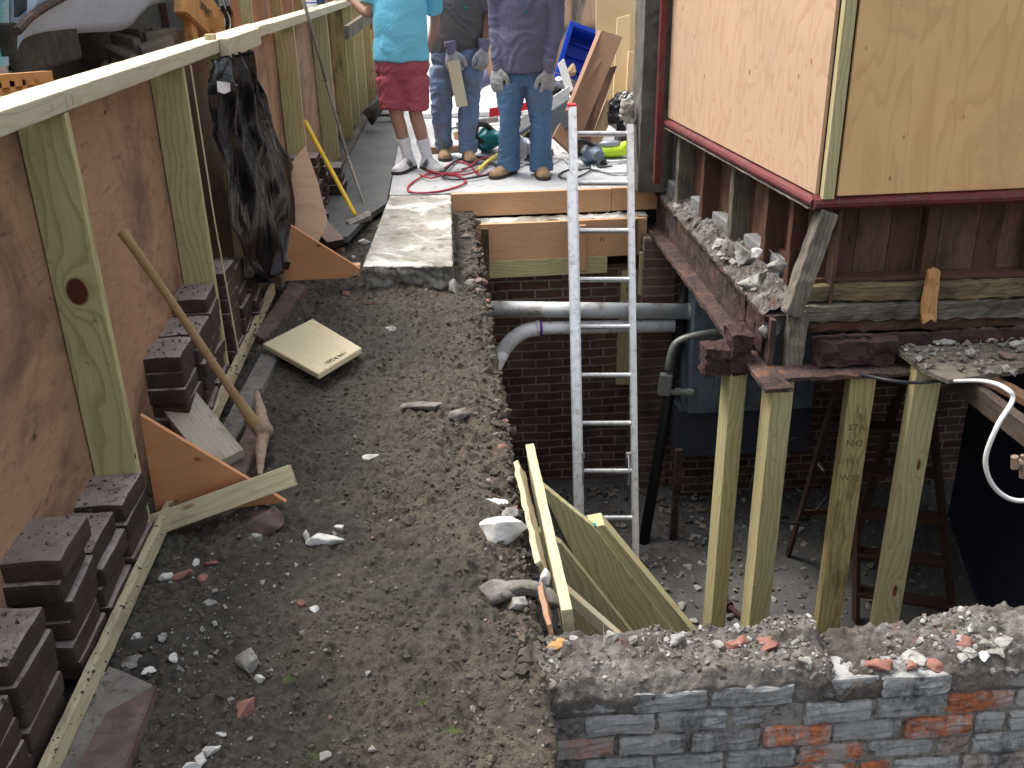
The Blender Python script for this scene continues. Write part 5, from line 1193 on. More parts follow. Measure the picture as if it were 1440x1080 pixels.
def shoe(parent, ankle, toe_dir, L, mats, boot=True, nm='boot'):
    f = V(toe_dir); f.z = 0; f.normalize(); s_ = V((f.y, -f.x, 0)); g = V((ankle.x, ankle.y, 0))
    heel = g - f*L*.24
    m = Matrix(((f.x, s_.x, 0, heel.x), (f.y, s_.y, 0, heel.y), (0, 0, 1, 0), (0, 0, 0, 1)))
    bm = bmesh.new()
    W_ = 1.22
    st_ = [(x, a_*W_, b_*1.2) for x, a_, b_ in [(.0, .022, .052), (.03, .034, .062), (.10, .037, .066), (.2, .038, .066), (.34, .038, .060), (.5, .043, .050), (.66, .047, .041), (.82, .044, .036), (.93, .034, .030), (.985, .018, .022)]]
    rings = []
    for x, hw, hh in st_:
        rings.append([bm.verts.new(m @ V((x*L, math.cos(a)*hw, .020 + hh*1.2*max(-.05, math.sin(a))))) for a in [2*math.pi*k/16 for k in range(16)]])
    for i in range(len(rings)-1):
        for k in range(16): bm.faces.new((rings[i][k], rings[i][(k+1) % 16], rings[i+1][(k+1) % 16], rings[i+1][k]))
    bm.faces.new(rings[0]); bm.faces.new(rings[-1])
    top = .13 if boot else .085
    tube(bm, [m @ V((.20*L, 0, .05)), m @ V((.19*L, 0, .085)), m @ V((.18*L, 0, top))], [(.045, .055), (.042, .050), (.044, .050)], 16, ref=f)
    bmesh.ops.recalc_face_normals(bm, faces=bm.faces)
    u = mesh_obj(nm, remesh(bm, .006, 5, lambda c: noise.noise(c*40)*.002), mats[0], parent)
    bm = bmesh.new(); out = []
    for x, hw, hh in st_: out.append((x*L, hw+.003))
    poly = [m @ V((x, w, 0)) for x, w in out] + [m @ V((L*1.01, 0, 0))] + [m @ V((x, -w, 0)) for x, w in reversed(out)]
    prism(bm, poly, (0, 0, .026)); bmesh.ops.bevel(bm, geom=bm.edges[:], offset=.004, segments=2, affect='EDGES'); fin('sole', bm, mats[1], u)
    if len(mats) > 2:                                      # side stripes and laces
        bm = bmesh.new()
        for sg_ in (-1, 1):
            for k in range(3): tube(bm, curve([m @ V((L*(.30+.08*k), sg_*.050, .035)), m @ V((L*(.36+.08*k), sg_*.046, .062)), m @ V((L*(.40+.06*k), sg_*.022, .092-.008*k))], 3), .006, 6)
        tube(bm, [m @ V((L*.02, 0, .03)), m @ V((L*.02, 0, .075))], [.018, .012], 8)
        fin('trim', bm, mats[2], u)
    bm = bmesh.new()
    for k in range(5):
        x = L*(.33+.06*k); z = .102-.010*k
        tube(bm, [m @ V((x, -.017, z)), m @ V((x+.006, 0, z+.006)), m @ V((x, .017, z))], .0025, 5)
    fin('laces', bm, mats[1] if boot else mats[0], u)
    return u
def fold(seed, amp, sx=9, sz=16):
    def f(c):
        q = V((c.x*sx, c.y*sx, c.z*sz+noise.noise(c*4+V((seed, 0, 0)))*3))
        a = noise.noise(q+V((seed, 3, 1))); return amp*(1-abs(a)*2.2) + amp*.15*noise.noise(c*30)
    return f
def head(bm, neck, sc=1.0, f=V((0, -1, 0))):
    c = neck + V((0, 0, .175*sc)) + f*.015
    ell(bm, c+V((0, 0, .02)), (.075*sc, .093*sc, .10*sc)); ell(bm, c+V((0, 0, -.045*sc))+f*.018, (.056*sc, .066*sc, .065*sc))
    ell(bm, c+f*.092*sc+V((0, 0, -.012*sc)), (.012, .018, .022)); ell(bm, c+f*.085*sc+V((0, 0, -.055*sc)), (.024, .012, .008))
    for s_ in (-1, 1): ell(bm, c+V((s_*.076*sc, 0, -.005)), (.010, .020, .030))
    return c
def person(loc, label, J, skin):
    p = thing('person', loc, label, 'person'); bm = bmesh.new()
    pel, ch, nk = J['pelvis'], J['chest'], J['neck']
    limb(bm, [pel-V((0, 0, .06)), pel+V((0, 0, .06)), pel.lerp(ch, .5), ch, nk-V((0, 0, .05)), nk, nk+V((0, 0, .10))], [(.14, .10), (.15, .11), (.14, .105), (.165, .11), (.13, .08), .055, .052], 20)
    hc = head(bm, nk)
    for s_ in 'LR':
        limb(bm, [nk.lerp(J['sh'+s_], .5)-V((0, 0, .04)), J['sh'+s_], J['el'+s_], J['wr'+s_]], [.06, .058, .042, .027], 12)
        limb(bm, [J['hip'+s_]+V((0, 0, .03)), J['kn'+s_], J['kn'+s_].lerp(J['an'+s_], .35), J['an'+s_]], [.082, .056, .056, .038], 14)
    body = mesh_obj('body', remesh(bm, .012, 4), skin, p); tag(body, None)
    bm = bmesh.new(); ell(bm, hc+V((0, .012, .045)), (.082, .092, .088), 3); ell(bm, hc+V((0, .05, .0)), (.076, .055, .075), 3)
    mesh_obj('hair', remesh(bm, .010, 2, lambda c: noise.noise(c*60)*.004), M['hair'], p)
    return p
def trousers(p, J, mat, r, name='trousers', seed=1, cut=None, amp=.008, hipw=(.185, .125)):
    bm = bmesh.new(); pel = J['pelvis']
    tube(bm, [pel+V((0, 0, .11)), pel+V((0, 0, .05)), pel-V((0, 0, .03)), pel-V((0, 0, .10))], [(hipw[0]*.92, hipw[1]*.9), hipw, hipw, (hipw[0]*.86, hipw[1]*.85)], 24)
    for s_ in 'LR':
        if cut: limb(bm, [J['hip'+s_]+V((0, 0, .0)), J['hip'+s_].lerp(J['kn'+s_], .5), J['cut'+s_]], r, 20)
        else: limb(bm, [J['hip'+s_], J['kn'+s_], J['kn'+s_].lerp(J['an'+s_], .5), J['an'+s_]-V((0, 0, .015))], r, 20)
    return mesh_obj(name, remesh(bm, .010, 5, fold(seed, amp)), mat, p)
def glove(p, wrist, d, back, curl, thumb, cuffmat, size=1.28, wide=1.25, nm='glove'):
    bm = bmesh.new(); hand_bm(bm, wrist, d, back, curl, thumb, size, wide)
    g_ = mesh_obj(nm, remesh(bm, .0045, 2, lambda c: noise.noise(c*70)*.0018), M['glove'], p)
    if cuffmat:
        dd = V(d).normalized(); bm = bmesh.new(); tube(bm, [wrist-dd*.085, wrist-dd*.05, wrist-dd*.02, wrist+dd*.015], [.052, .050, .042, .040], 16)
        mesh_obj('cuff', remesh(bm, .006, 2, fold(3, .003, 20, 50)), cuffmat, g_)
    return g_
g_ = lambda x, y, Y: on_y(x, y, Y)
# ---- worker in the purple jersey
Y3 = 7.75
J = dict(pelvis=g_(737, 100, Y3), chest=g_(738, 25, Y3), neck=g_(738, -45, Y3), shL=g_(702, -28, Y3), shR=g_(776, -28, Y3), elL=g_(700, 30, Y3+.03), elR=g_(781, 32, Y3-.02),
         wrL=g_(700, 96, Y3-.05), wrR=g_(771, 100, Y3-.10), hipL=g_(718, 118, Y3), hipR=g_(757, 118, Y3), knL=g_(717, 172, Y3-.04), knR=g_(760, 172, Y3-.03), anL=g_(715, 232, Y3+.04), anR=g_(761, 236, Y3-.02))
p3 = person((J['pelvis'].x, Y3, 0), 'worker in a purple-grey long-sleeved jersey, blue jeans and grey gloves', J, M['skin_dark'])
trousers(p3, J, M['denim'], [(.112, .12), (.078, .088), (.080, .09), (.092, .10)], 'jeans', 5, hipw=(.178, .122))
bm = bmesh.new(); a = J['pelvis']
limb(bm, [a+V((0, 0, .0)), a+V((0, 0, .12)), a.lerp(J['chest'], .6), J['chest']+V((0, 0, .06)), J['neck']-V((0, 0, .045)), J['neck']+V((0, 0, .01))], [(.212, .152), (.208, .15), (.208, .145), (.20, .13), (.12, .085), (.068, .065)], 24)
for s_ in 'LR': limb(bm, [J['neck'].lerp(J['sh'+s_], .55)-V((0, 0, .05)), J['sh'+s_], J['el'+s_], J['wr'+s_]+V((0, 0, .05))], [.075, .078, .066, .046], 18)
mesh_obj('jersey', remesh(bm, .010, 5, fold(2, .008, 5, 7)), M['purple_shirt'], p3)
glove(p3, J['wrL'], (-.10, -.1, -1), (-.75, -.65, 0), .45, -1, M['cuff'])
glove(p3, J['wrR'], (-.02, -.05, -1), (.5, -.85, 0), .8, 1, M['cuff'])
shoe(p3, J['anL'], (-.62, -.78, 0), .31, (M['boot'], M['sole']), True); shoe(p3, J['anR'], (.02, -1, 0), .30, (M['boot'], M['sole']), True)
bm = bmesh.new(); tube(bm, curve([J['neck']+V((-.06, -.06, 0)), J['chest']+V((-.02, -.150, .12)), J['chest']+V((.0, -.155, .055))], 4), .003, 6); tube(bm, [J['chest']+V((0, -.155, .055)), J['chest']+V((.0, -.16, .03))], [.009, .006], 8); fin('earplug_cord', bm, M['teal'], p3)
# ---- worker in the charcoal tee
Y2 = 8.55
J = dict(pelvis=g_(640, 78, Y2), chest=g_(648, 15, Y2), neck=g_(652, -45, Y2), shL=g_(618, -32, Y2), shR=g_(687, -30, Y2), elL=g_(614, 28, Y2-.02), elR=g_(684, 30, Y2),
         wrL=g_(635, 74, Y2-.17), wrR=g_(680, 70, Y2-.1), hipL=g_(624, 96, Y2), hipR=g_(660, 96, Y2), knL=g_(621, 146, Y2-.05), knR=g_(659, 146, Y2-.05), anL=g_(624, 205, Y2+.02), anR=g_(658, 212, Y2-.10))
p2 = person((J['pelvis'].x, Y2, 0), 'worker in a charcoal T-shirt and muddy jeans holding a wooden shim', J, M['skin_dark'])
trousers(p2, J, M['denim_l'], [(.115, .12), (.086, .09), (.082, .088), (.072, .085)], 'jeans', 9, amp=.011, hipw=(.20, .135))
bm = bmesh.new(); a = J['pelvis']
limb(bm, [a+V((0, 0, .03)), a+V((0, 0, .12)), a.lerp(J['chest'], .6), J['chest']+V((0, 0, .06)), J['neck']-V((0, 0, .045)), J['neck']], [(.20, .14), (.205, .145), (.205, .145), (.20, .13), (.12, .085), (.068, .065)], 24)
for s_ in 'LR': limb(bm, [J['neck'].lerp(J['sh'+s_], .55)-V((0, 0, .05)), J['sh'+s_], J['sh'+s_].lerp(J['el'+s_], .78)], [.075, .085, .082], 18)
mesh_obj('t_shirt', remesh(bm, .010, 5, fold(12, .008, 5, 6)), M['grey_shirt'], p2)
glove(p2, J['wrL'], (.12, -.2, -1), (-.35, -.9, 0), 1.15, -1, M['cuff'], 1.28, 1.3)
glove(p2, J['wrR'], (-.05, -.25, -1), (.75, -.6, .1), .95, 1, M['cuff'], 1.28, 1.25)
shoe(p2, J['anL'], (.05, -1, 0), .30, (M['boot'], M['sole']), True); shoe(p2, J['anR'], (.12, -1, 0), .31, (M['boot'], M['sole']), True)
bm = bmesh.new(); tube(bm, curve([J['neck']+V((-.06, -.07, 0)), J['chest']+V((-.0, -.158, .1)), J['chest']+V((.03, -.16, .03))], 4), .003, 6); tube(bm, [J['chest']+V((.03, -.16, .03)), J['chest']+V((.05, -.165, .02))], [.010, .008], 8); fin('earplug_cord', bm, M['teal'], p2)
tag(plank('wooden_shim', g_(637, 86, Y2-.24), g_(650, 150, Y2-.32), .095, .022, (1, .15, 0), M['pale'], None, .002), 'flat pale wooden shim held in the gloved hand of the charcoal-shirted worker', 'shim')
# ---- man in the cyan tee
Y1 = 8.1
J = dict(pelvis=g_(565, 92, Y1), chest=g_(563, 25, Y1-.02), neck=g_(566, -48, Y1), shL=g_(527, -30, Y1), shR=g_(603, -32, Y1+.05), elL=g_(520, 18, Y1+.02), elR=g_(612, 30, Y1+.22),
         wrL=g_(487, -6, Y1+.12), wrR=g_(598, 80, Y1+.25), hipL=g_(549, 108, Y1), hipR=g_(582, 108, Y1), knL=g_(556, 155, Y1-.03), knR=g_(584, 156, Y1-.01), anL=g_(574, 220, Y1+.0), anR=g_(601, 222, Y1-.02))
J['cutL'] = J['knL']-V((.01, 0, -.01)); J['cutR'] = J['knR']-V((0, 0, -.01))
p1 = person((J['pelvis'].x, Y1, 0), 'man in a sky-blue T-shirt, dusty red shorts and white sneakers by the fence', J, M['skin'])
trousers(p1, J, M['red_shorts'], [(.118, .13), (.112, .118), (.108, .115)], 'shorts', 15, cut=True, hipw=(.205, .15))
bm = bmesh.new(); a = J['pelvis']
limb(bm, [a+V((.0, 0, .04)), a+V((0, 0, .14)), a.lerp(J['chest'], .6), J['chest']+V((0, 0, .08)), J['neck']-V((0, 0, .045)), J['neck']], [(.215, .165), (.21, .17), (.20, .16), (.205, .14), (.12, .085), (.07, .067)], 24)
limb(bm, [J['neck'].lerp(J['shL'], .55)-V((0, 0, .05)), J['shL'], J['shL'].lerp(J['elL'], .7)], [.075, .085, .085], 18)
limb(bm, [J['neck'].lerp(J['shR'], .55)-V((0, 0, .05)), J['shR'], J['shR'].lerp(J['elR'], .75)], [.075, .085, .08], 18)
mesh_obj('t_shirt', remesh(bm, .010, 5, fold(22, .008, 5, 2.5)), M['cyan_shirt'], p1)
bm = bmesh.new(); hand_bm(bm, J['wrL'], (-1, .15, .1), (.1, .1, 1), .35, 1, 1.0, 1.0); mesh_obj('hand', remesh(bm, .0045, 2), M['skin'], p1)
bm = bmesh.new(); hand_bm(bm, J['wrR'], (-.3, -.1, -1), (.5, .8, 0), .6, 1, 1.0, 1.0); mesh_obj('hand', remesh(bm, .0045, 2), M['skin'], p1)
for s_ in 'LR':
    a = J['an'+s_]; k_ = J['kn'+s_]; bm = bmesh.new(); tube(bm, [a-V((0, 0, .03)), a, a.lerp(k_, .22), a.lerp(k_, .40), a.lerp(k_, .41)], [.046, .043, .047, .056, .050], 16)
    mesh_obj('sock', remesh(bm, .006, 2, fold(4, .0025, 15, 40)), M['sock'], p1)
shoe(p1, J['anL'], (-.45, -.9, 0), .32, (M['sneak'], M['sole'], M['sneakgrey']), False, 'sneaker'); shoe(p1, J['anR'], (.45, -.9, 0), .32, (M['sneak'], M['sole'], M['sneakgrey']), False, 'sneaker')
# ================================================================== BACKGROUND AND CLUTTER
# ---- machine behind the fence
tk = thing('backhoe', (-2.3, 6.6, 0), 'blue-grey wheeled site machine with a muddy tyre parked behind the fence', 'machine')
XM = -1.95
def mp(px, py, x=XM): return on_x(px, py, x)
def shell(name, low, high, x, depth, mat, bulge=.10, n=10):
    """curved body panel: outline given by a lower and an upper pixel line on the plane X=x, rounded back to depth"""
    lo = curve([mp(*q, x) for q in low], 8); hi = curve([mp(*q, x) for q in high], 8); bm = bmesh.new(); g = []
    m_ = min(len(lo), len(hi))
    for i in range(m_):
        row = []
        for k in range(n+1):
            t = k/n; p = lo[i].lerp(hi[i], t); row.append(bm.verts.new(p + V((bulge*math.sin(math.pi*min(1, t*1.0)*.5)-bulge*1.6*max(0, t-.55)**1.3*2, 0, 0))))
        row.append(bm.verts.new(hi[i]+V((-depth, 0, .05)))); row.append(bm.verts.new(V((lo[i].x-depth, lo[i].y, lo[i].z)))); g.append(row)
    w = len(g[0])
    for i in range(m_-1):
        for k in range(w): bm.faces.new((g[i][k], g[i][(k+1) % w], g[i+1][(k+1) % w], g[i+1][k]))
    bm.faces.new(g[0]); bm.faces.new(g[-1][::-1])
    return fin(name, bm, mat, tk, smooth=True)
shell('hood', [(21, 78), (30, 62), (60, 52), (120, 46), (175, 41), (200, 18), (216, 6), (258, 3)], [(24, -60), (40, -70), (70, -80), (120, -90), (175, -95), (200, -95), (220, -95), (262, -90)], -1.95, .9, M['truck'], .12)
bm = bmesh.new(); add_box(bm, (-2.9, 5.1, .62), (-2.45, 6.95, 1.19), .04); add_box(bm, (-3.1, 6.9, .60), (-2.50, 8.6, 1.5), .04); fin('chassis', bm, M['truckdark'], tk)
bm = bmesh.new(); a = mp(24, 105); b = mp(90, 100); add_box(bm, (-2.10, a.y, a.z-.02), (-1.94, b.y+.3, a.z+.22), .02); fin('step', bm, M['truckdark'], tk)
# cab door
bm = bmesh.new(); prism(bm, [mp(x, y, -2.0) for x, y in ((-60, 100), (16, 92), (14, -80), (-60, -80))], (-.02, 0, 0)); fin('door_glass', bm, M['glass_teal'], tk)
bm = bmesh.new(); prism(bm, [mp(x, y, -1.97) for x, y in ((-70, 112), (19, 105), (19, 92), (-70, 96))], (-.05, 0, 0)); prism(bm, [mp(x, y, -1.97) for x, y in ((12, 100), (20, 99), (24, -80), (13, -80))], (-.05, 0, 0)); fin('door_frame', bm, M['alu_dull'], tk)
bm = bmesh.new(); prism(bm, [mp(x, y, -1.90) for x, y in ((26, 24), (50, 4), (78, -18), (60, -60), (26, -60))], (-.02, 0, 0)); fin('windscreen', bm, M['black'], tk)
bm = bmesh.new(); tube(bm, curve([mp(x, y, -1.86) for x, y in ((24, 44), (45, 22), (85, -2), (110, -14))], 6), .02, 8); fin('grab_rail', bm, M['rust'], tk)
def wheel(c, r, w):
    t = bpy.data.objects.new('wheel', None); col.objects.link(t); setup(t, Matrix.Translation(V(c)), tk)
    bm = bmesh.new(); prof = [(-.5*w, r*.55), (-.5*w, r*.88), (-.38*w, r*.97), (.38*w, r*.97), (.5*w, r*.88), (.5*w, r*.55)]; n = 40
    rg = [[bm.verts.new(V(c)+V((x, math.cos(2*math.pi*i/n)*q, math.sin(2*math.pi*i/n)*q))) for x, q in prof] for i in range(n)]
    for i in range(n):
        for k in range(5): bm.faces.new((rg[i][k], rg[i][k+1], rg[(i+1) % n][k+1], rg[(i+1) % n][k]))
    for i in range(22):
        a = 2*math.pi*i/22
        for s_ in (-1, 1):
            mm = Matrix.Translation(V(c)) @ Matrix.Rotation(a+(.14 if s_ > 0 else 0), 4, 'X') @ Matrix.Translation((s_*w*.25, 0, r*.99)) @ Matrix.Rotation(s_*.6, 4, 'Z')
            add_box(bm, (-w*.27, -.032, -.05), (w*.27, .032, .045), .014, mm)
    for v in bm.verts: v.co += noise.noise_vector(v.co*12)*.008
    fin('tyre', bm, M['tyre'], t)
    bm = bmesh.new(); tube(bm, [V(c)+V((-.3*w, 0, 0)), V(c)+V((.45*w, 0, 0))], [r*.56, r*.5], 24); fin('rim', bm, M['truckdark'], t)
wheel((-2.12, 7.75, .46), .66, .46); wheel((-2.2, 5.9, .15), .62, .30)
# loader arm
bmA = thing('loader_arm', (-1.8, 8.6, 0), 'worn orange loader arm with dark lettering behind the fence', 'loader arm')
XA = -1.75
def arm(name, poly, x, off, mat=M['orange'], par=None):
    P = [on_x(px, py, x) for px, py in poly]; bm = bmesh.new(); prism(bm, P, (off, 0, 0)); bmesh.ops.bevel(bm, geom=bm.edges[:], offset=.01, segments=2, affect='EDGES'); return fin(name, bm, mat, par or bmA)
ar = arm('arm', [(262, -4), (292, -14), (315, 20), (318, 50), (300, 54), (262, 18)], XA, -.09)
arm('link', [(266, 22), (272, 18), (282, 60), (274, 72)], XA-.03, -.06)
p = on_x(283, 6, XA+.002); p2_ = on_x(303, 27, XA+.002); text('lettering', 'umper L', .12, basis(p.lerp(p2_, .35)+V((.006, 0, 0)), (p2_-p), (1, 0, 0)), M['ink'], ar, .001)
bm = bmesh.new(); tube(bm, [on_x(300, 33, XA+.03), on_x(300, 33, XA-.2)], .05, 16); fin('pivot', bm, M['orange'], bmA)
bm = bmesh.new(); [tube(bm, curve([on_x(x0_, -20, XA-.1), on_x(x0_+6, 8, XA+.02), on_x(x0_+14, 30, XA-.05), on_x(x0_+10, 60, XA-.1)], 5), .018, 8) for x0_ in (306, 314)]; fin('hoses', bm, M['blackrub'], bmA)
# orange pallet-like frame at the left edge
pf = thing('orange_frame', (-1.75, 3.9, .2), 'orange painted frame showing under the machine at the left edge', 'frame')
a = on_x(-20, 116, -1.7); b = on_x(68, 108, -1.7)
plank('top_bar', a, b, .05, .04, (0, 0, 1), M['orange'], pf)
for k in range(5):
    q = a.lerp(b, .1+.2*k); plank('upright', q, q-V((0, .1, .5)), .05, .04, (0, 1, 0), M['orange'], pf)
plank('lower_bar', a-V((0, 0, .3)), b-V((0, 0, .3)), .05, .04, (0, 0, 1), M['orange'], pf)
# second timber hoarding across the street
f2 = thing('timber_hoarding', (-1.9, 10.5, 0), 'orange timber hoarding with a pale rail further behind the machine', 'fence')
a0 = V((-1.62, 9.0, 0)); a1 = V((-1.50, 16.5, 0))
plank('panel', a0+V((-.12, 0, .75)), a1+V((-.12, 0, .75)), 1.5, .02, (0, 0, 1), M['ply_g'], f2)
for k in range(11):
    q = a0.lerp(a1, k/10); plank('stud', q+V((0, 0, -.1)), q+V((0, 0, 1.42)), .10, .045, (1, 0, 0), M['ply_r'] if k % 2 else M['pt'], f2)
plank('top_rail', a0+V((.02, 0, 1.44)), a1+V((.02, 0, 1.44)), .14, .05, (1, 0, 0), M['rail'], f2)
bm = bmesh.new(); add_box(bm, (-2.3, 9.5, 1.4), (-2.2, 16, 2.6)); 
# street buildings beyond: darker block behind the machine
hb_ = thing('dark_hoarding', (-4.5, 8, 0), 'dark site hoarding behind the machine', 'hoarding')
bm = bmesh.new(); add_box(bm, (-4.6, 2, -.1), (-4.5, 22, 2.6)); fin('sheet', bm, M['truckdark'], hb_)
for k in range(8): plank('post', (-4.44, 3+2.4*k, -.1), (-4.44, 3+2.4*k, 2.6), .10, .10, (1, 0, 0), M['rust_dark'], hb_)
# jars on the rail
def jar(px, py, r, h, mat, lid, label, name='paint_jar'):
    p = on_x(px, py, fx(8)-.07); t = thing(name, p, label, 'jar'); bm = bmesh.new(); tube(bm, [p, p+V((0, 0, h*.85)), p+V((0, 0, h))], [r, r, r*.8], 16); fin('body', bm, mat, t)
    bm = bmesh.new(); tube(bm, [p+V((0, 0, h)), p+V((0, 0, h+.03))], r*.75, 16); fin('lid', bm, lid, t)
    bm = bmesh.new(); tube(bm, [p+V((0, 0, .03)), p+V((0, 0, h*.35))], r*1.015, 16); fin('label_band', bm, M['blue'], t)
jar(437, 10, .05, .11, M['whitepaint'], M['blackcord'], 'white and blue plastic jar standing on the fence rail')
jar(450, 6, .04, .08, M['navy'], M['blackcord'], 'dark little pot beside the white jar on the fence rail')
# iron railing seen past the end of the fence
rg = thing('iron_railing', (-.78, 14.6, 0), 'black iron railing beyond the end of the fence', 'railing')
for k in range(9): bm = bmesh.new(); x_ = -1.15+.085*k; tube(bm, [(x_, 14.6, -.1), (x_, 14.6, .85), (x_, 14.6, .92)], [.017, .017, .004], 8); fin('bar', bm, M['black'], rg)
for z_ in (.08, .72): plank('cross_bar', (-1.2, 14.6, z_), (-.45, 14.6, z_), .03, .02, (0, 0, 1), M['black'], rg)
# hoarding closing the pavement, and pale wall far away
bd = thing('plywood_barricade', (1.4, 13.2, 0), 'tan plywood barricade closing the pavement behind the workers', 'barricade')
for k, x_ in enumerate((.22, 1.43)): plank('panel', (x_+.6, 13.2, .0), (x_+.6, 13.2, 2.4), 1.2, .02, (1, 0, 0), M['ply_r'], bd)
for x_ in (.26, .9, 1.42, 1.72, 2.1, 2.6): plank('stud', (x_, 13.13, 0), (x_, 13.13, 2.4), .09, .05, (1, 0, 0), M['old_grey'], bd)
plank('cross_rail', (.2, 13.14, .62), (2.6, 13.14, .62), .09, .04, (0, 0, 1), M['old_grey'], bd)
fb = thing('pale_building', (0, 34, 0), 'pale rendered building at the far end of the pavement', 'building')
bm = bmesh.new(); add_box(bm, (-7, 33, -.1), (9, 40, 7)); fin('wall', bm, M['conc'], fb)
for x_ in (-5, -2.5, 0, 2.5, 5): bm = bmesh.new(); add_box(bm, (x_, 32.9, 1.2), (x_+1.1, 33.05, 2.9)); w_ = fin('window', bm, M['whitepaint'], fb); bm = bmesh.new(); add_box(bm, (x_+.1, 32.86, 1.3), (x_+1, 32.9, 2.8)); fin('pane', bm, M['navy'], w_)
# white sheet on the pavement behind the men: its overexposed glare put into colour
bm = bmesh.new(); add_box(bm, (-.30, 10.6, .003), (1.9, 12.8, .05), .005); tag(centred('glare_sheet', bm, M['whitepaint']), 'flat white sheet painting the glare of the pavement behind the workers', 'board')
# bundle hanging between the two jeans-clad workers
chunk('tool_bag', on_y(668, 112, 10.5), .17, M['purple_shirt'], 'dark fabric tool bag on the ground between the two gloved workers', 'bag', None, .7, 31, (1.2, 1, 1)); 
# planks and sheets leaning on the building
def lean(name, poly, y0_, y1_, t, mat, label, cat='board'):
    """poly: pixel corners, first two low (y0_), last two high (y1_)"""
    P = [on_y(*poly[0], y0_), on_y(*poly[1], y0_), on_y(*poly[2], y1_), on_y(*poly[3], y1_)]
    c = sum(P, V())/4; xd_ = ((P[2]+P[3])-(P[0]+P[1])); nn = (P[1]-P[0]).cross(P[3]-P[0]).normalized(); m = basis(c, xd_, nn); inv = m.inverted(); bm = bmesh.new()
    prism(bm, [inv @ p for p in P], (0, 0, -t)); bmesh.ops.bevel(bm, geom=bm.edges[:], offset=.003, segments=1, affect='EDGES'); return tag(fin(name, bm, mat, None, m), label, cat)
lean('leaning_sheet', [(838, 142), (912, 148), (912, -60), (838, -60)], 9.3, 9.5, .015, M['ply_b'], 'tall pale plywood sheet leaning at the back right beside the stucco')
lean('leaning_sheet', [(862, 138), (884, 135), (887, 20), (868, 25)], 9.0, 9.2, .03, M['ply_b'], 'narrow tan sheet standing between the brown plank and the pale sheet')
lean('leaning_sheet', [(881, 133), (906, 148), (905, 75), (884, 72)], 8.9, 9.0, .02, M['ply_b'], 'small plywood offcut low against the stucco pilaster')
lean('brown_plank', [(800, 155), (812, 205), (876, 52), (846, 42)], 8.3, 8.8, .045, M['oldboard'], 'broad old brown plank leaning steeply behind the ladder top', 'plank')
lean('brown_plank', [(806, 214), (822, 220), (868, 92), (850, 96)], 8.35, 8.75, .05, M['old_red'], 'darker reddish plank leaning under the broad brown one', 'plank')
lean('brown_plank', [(822, 218), (834, 226), (872, 140), (852, 140)], 8.4, 8.7, .03, M['ply_r'], 'light tan short plank at the foot of the leaning pile', 'plank')
lean('brown_plank', [(778, 192), (806, 218), (812, 175), (790, 168)], 8.25, 8.4, .03, M['oldboard'], 'brown cardboard-coloured offcut left of the ladder rail', 'plank')
# black bin bag at their foot
bm = bmesh.new(); c = on_y(888, 190, 8.55)
for i in range(9): ell(bm, c+V((random.uniform(-.10, .09), random.uniform(-.08, .08), random.uniform(-.12, .25))), (.13, .12, .14))
tag(mesh_obj('plastic_bag', remesh(bm, .012, 3, lambda c: noise.noise(c*14)*.025+noise.noise(c*40)*.008), M['poly']), 'black plastic bag crumpled behind the right ladder rail', 'bag')
# blue bin
bb_ = thing('blue_crate', on_y(808, 145, 9.6), 'bright blue plastic crate hanging behind the leaning planks', 'crate')
c = on_y(812, 92, 9.6)
bm = bmesh.new(); mm = Matrix.Translation(c) @ Matrix.Rotation(.35, 4, 'Y') @ Matrix.Rotation(1.2, 4, 'X'); outer = [(-.16, -.22), (.16, -.22), (.2, .24), (-.2, .24)]
for z0_, z1_, s_ in ((0, .012, 1),): add_box(bm, (-.17, -.24, 0), (.17, .24, .012), .003, mm)
for a, b in (((-.19, -.26, 0), (-.17, .26, .22)), ((.17, -.26, 0), (.19, .26, .22)), ((-.17, -.26, 0), (.17, -.24, .22)), ((-.17, .24, 0), (.17, .26, .22))): add_box(bm, a, b, .006, mm)
fin('shell', bm, M['blue'], bb_)
for k in range(4):
    bm = bmesh.new(); add_box(bm, (-.17, -.2+.12*k, .012), (.17, -.185+.12*k, .05), .002, mm); fin('rib', bm, M['blue'], bb_)
bm = bmesh.new()
for a, b in (((-.22, -.29, .21), (-.18, .29, .235)), ((.18, -.29, .21), (.22, .29, .235)), ((-.18, -.29, .21), (.18, -.25, .235)), ((-.18, .25, .21), (.18, .29, .235))): add_box(bm, a, b, .004, mm)
fin('rim', bm, M['blue'], bb_)
# warning board and white battens
wb = lean('warning_board', [(735, 215), (800, 178), (798, 140), (722, 192)], 8.35, 8.42, .02, M['greyboard'], 'grey board with a lettered yellow strip leaning behind the purple-shirted worker', 'board')
lean('white_batten', [(722, 192), (801, 142), (801, 120), (716, 176)], 8.44, 8.46, .02, M['whitepaint'], 'white painted batten above the grey board', 'batten')
lean('white_batten', [(797, 132), (807, 126), (793, 82), (784, 90)], 8.5, 8.6, .02, M['whitepaint'], 'short white batten standing left of the brown planks', 'batten')
a = on_y(728, 205, 8.30); b = on_y(752, 187, 8.32)
bm = bmesh.new(); L_ = (b-a).length; add_box(bm, (-L_/2, -.045, 0), (L_/2, .045, .004)); ms = basis((a+b)/2, b-a, (0, -1, .1)); fin('yellow_strip', bm, M['yellowpaint'], wb, ms)
text('lettering', 'N/L', .075, ms @ Matrix.Translation((0, -.004, .0052)), M['ink'], wb, .0005)
lean('red_bar', [(688, 165), (780, 146), (778, 138), (688, 152)], 8.9, 8.92, .03, M['red'], 'red plastic bar lying behind the workers\' legs', 'bar')
tag(plank('leaning_pole', on_y(788, 120, 9.9), on_y(826, -20, 10.4), .05, .03, (1, 0, 0), M['old_grey'], None, .003), 'weathered pole leaning behind the blue crate', 'pole')
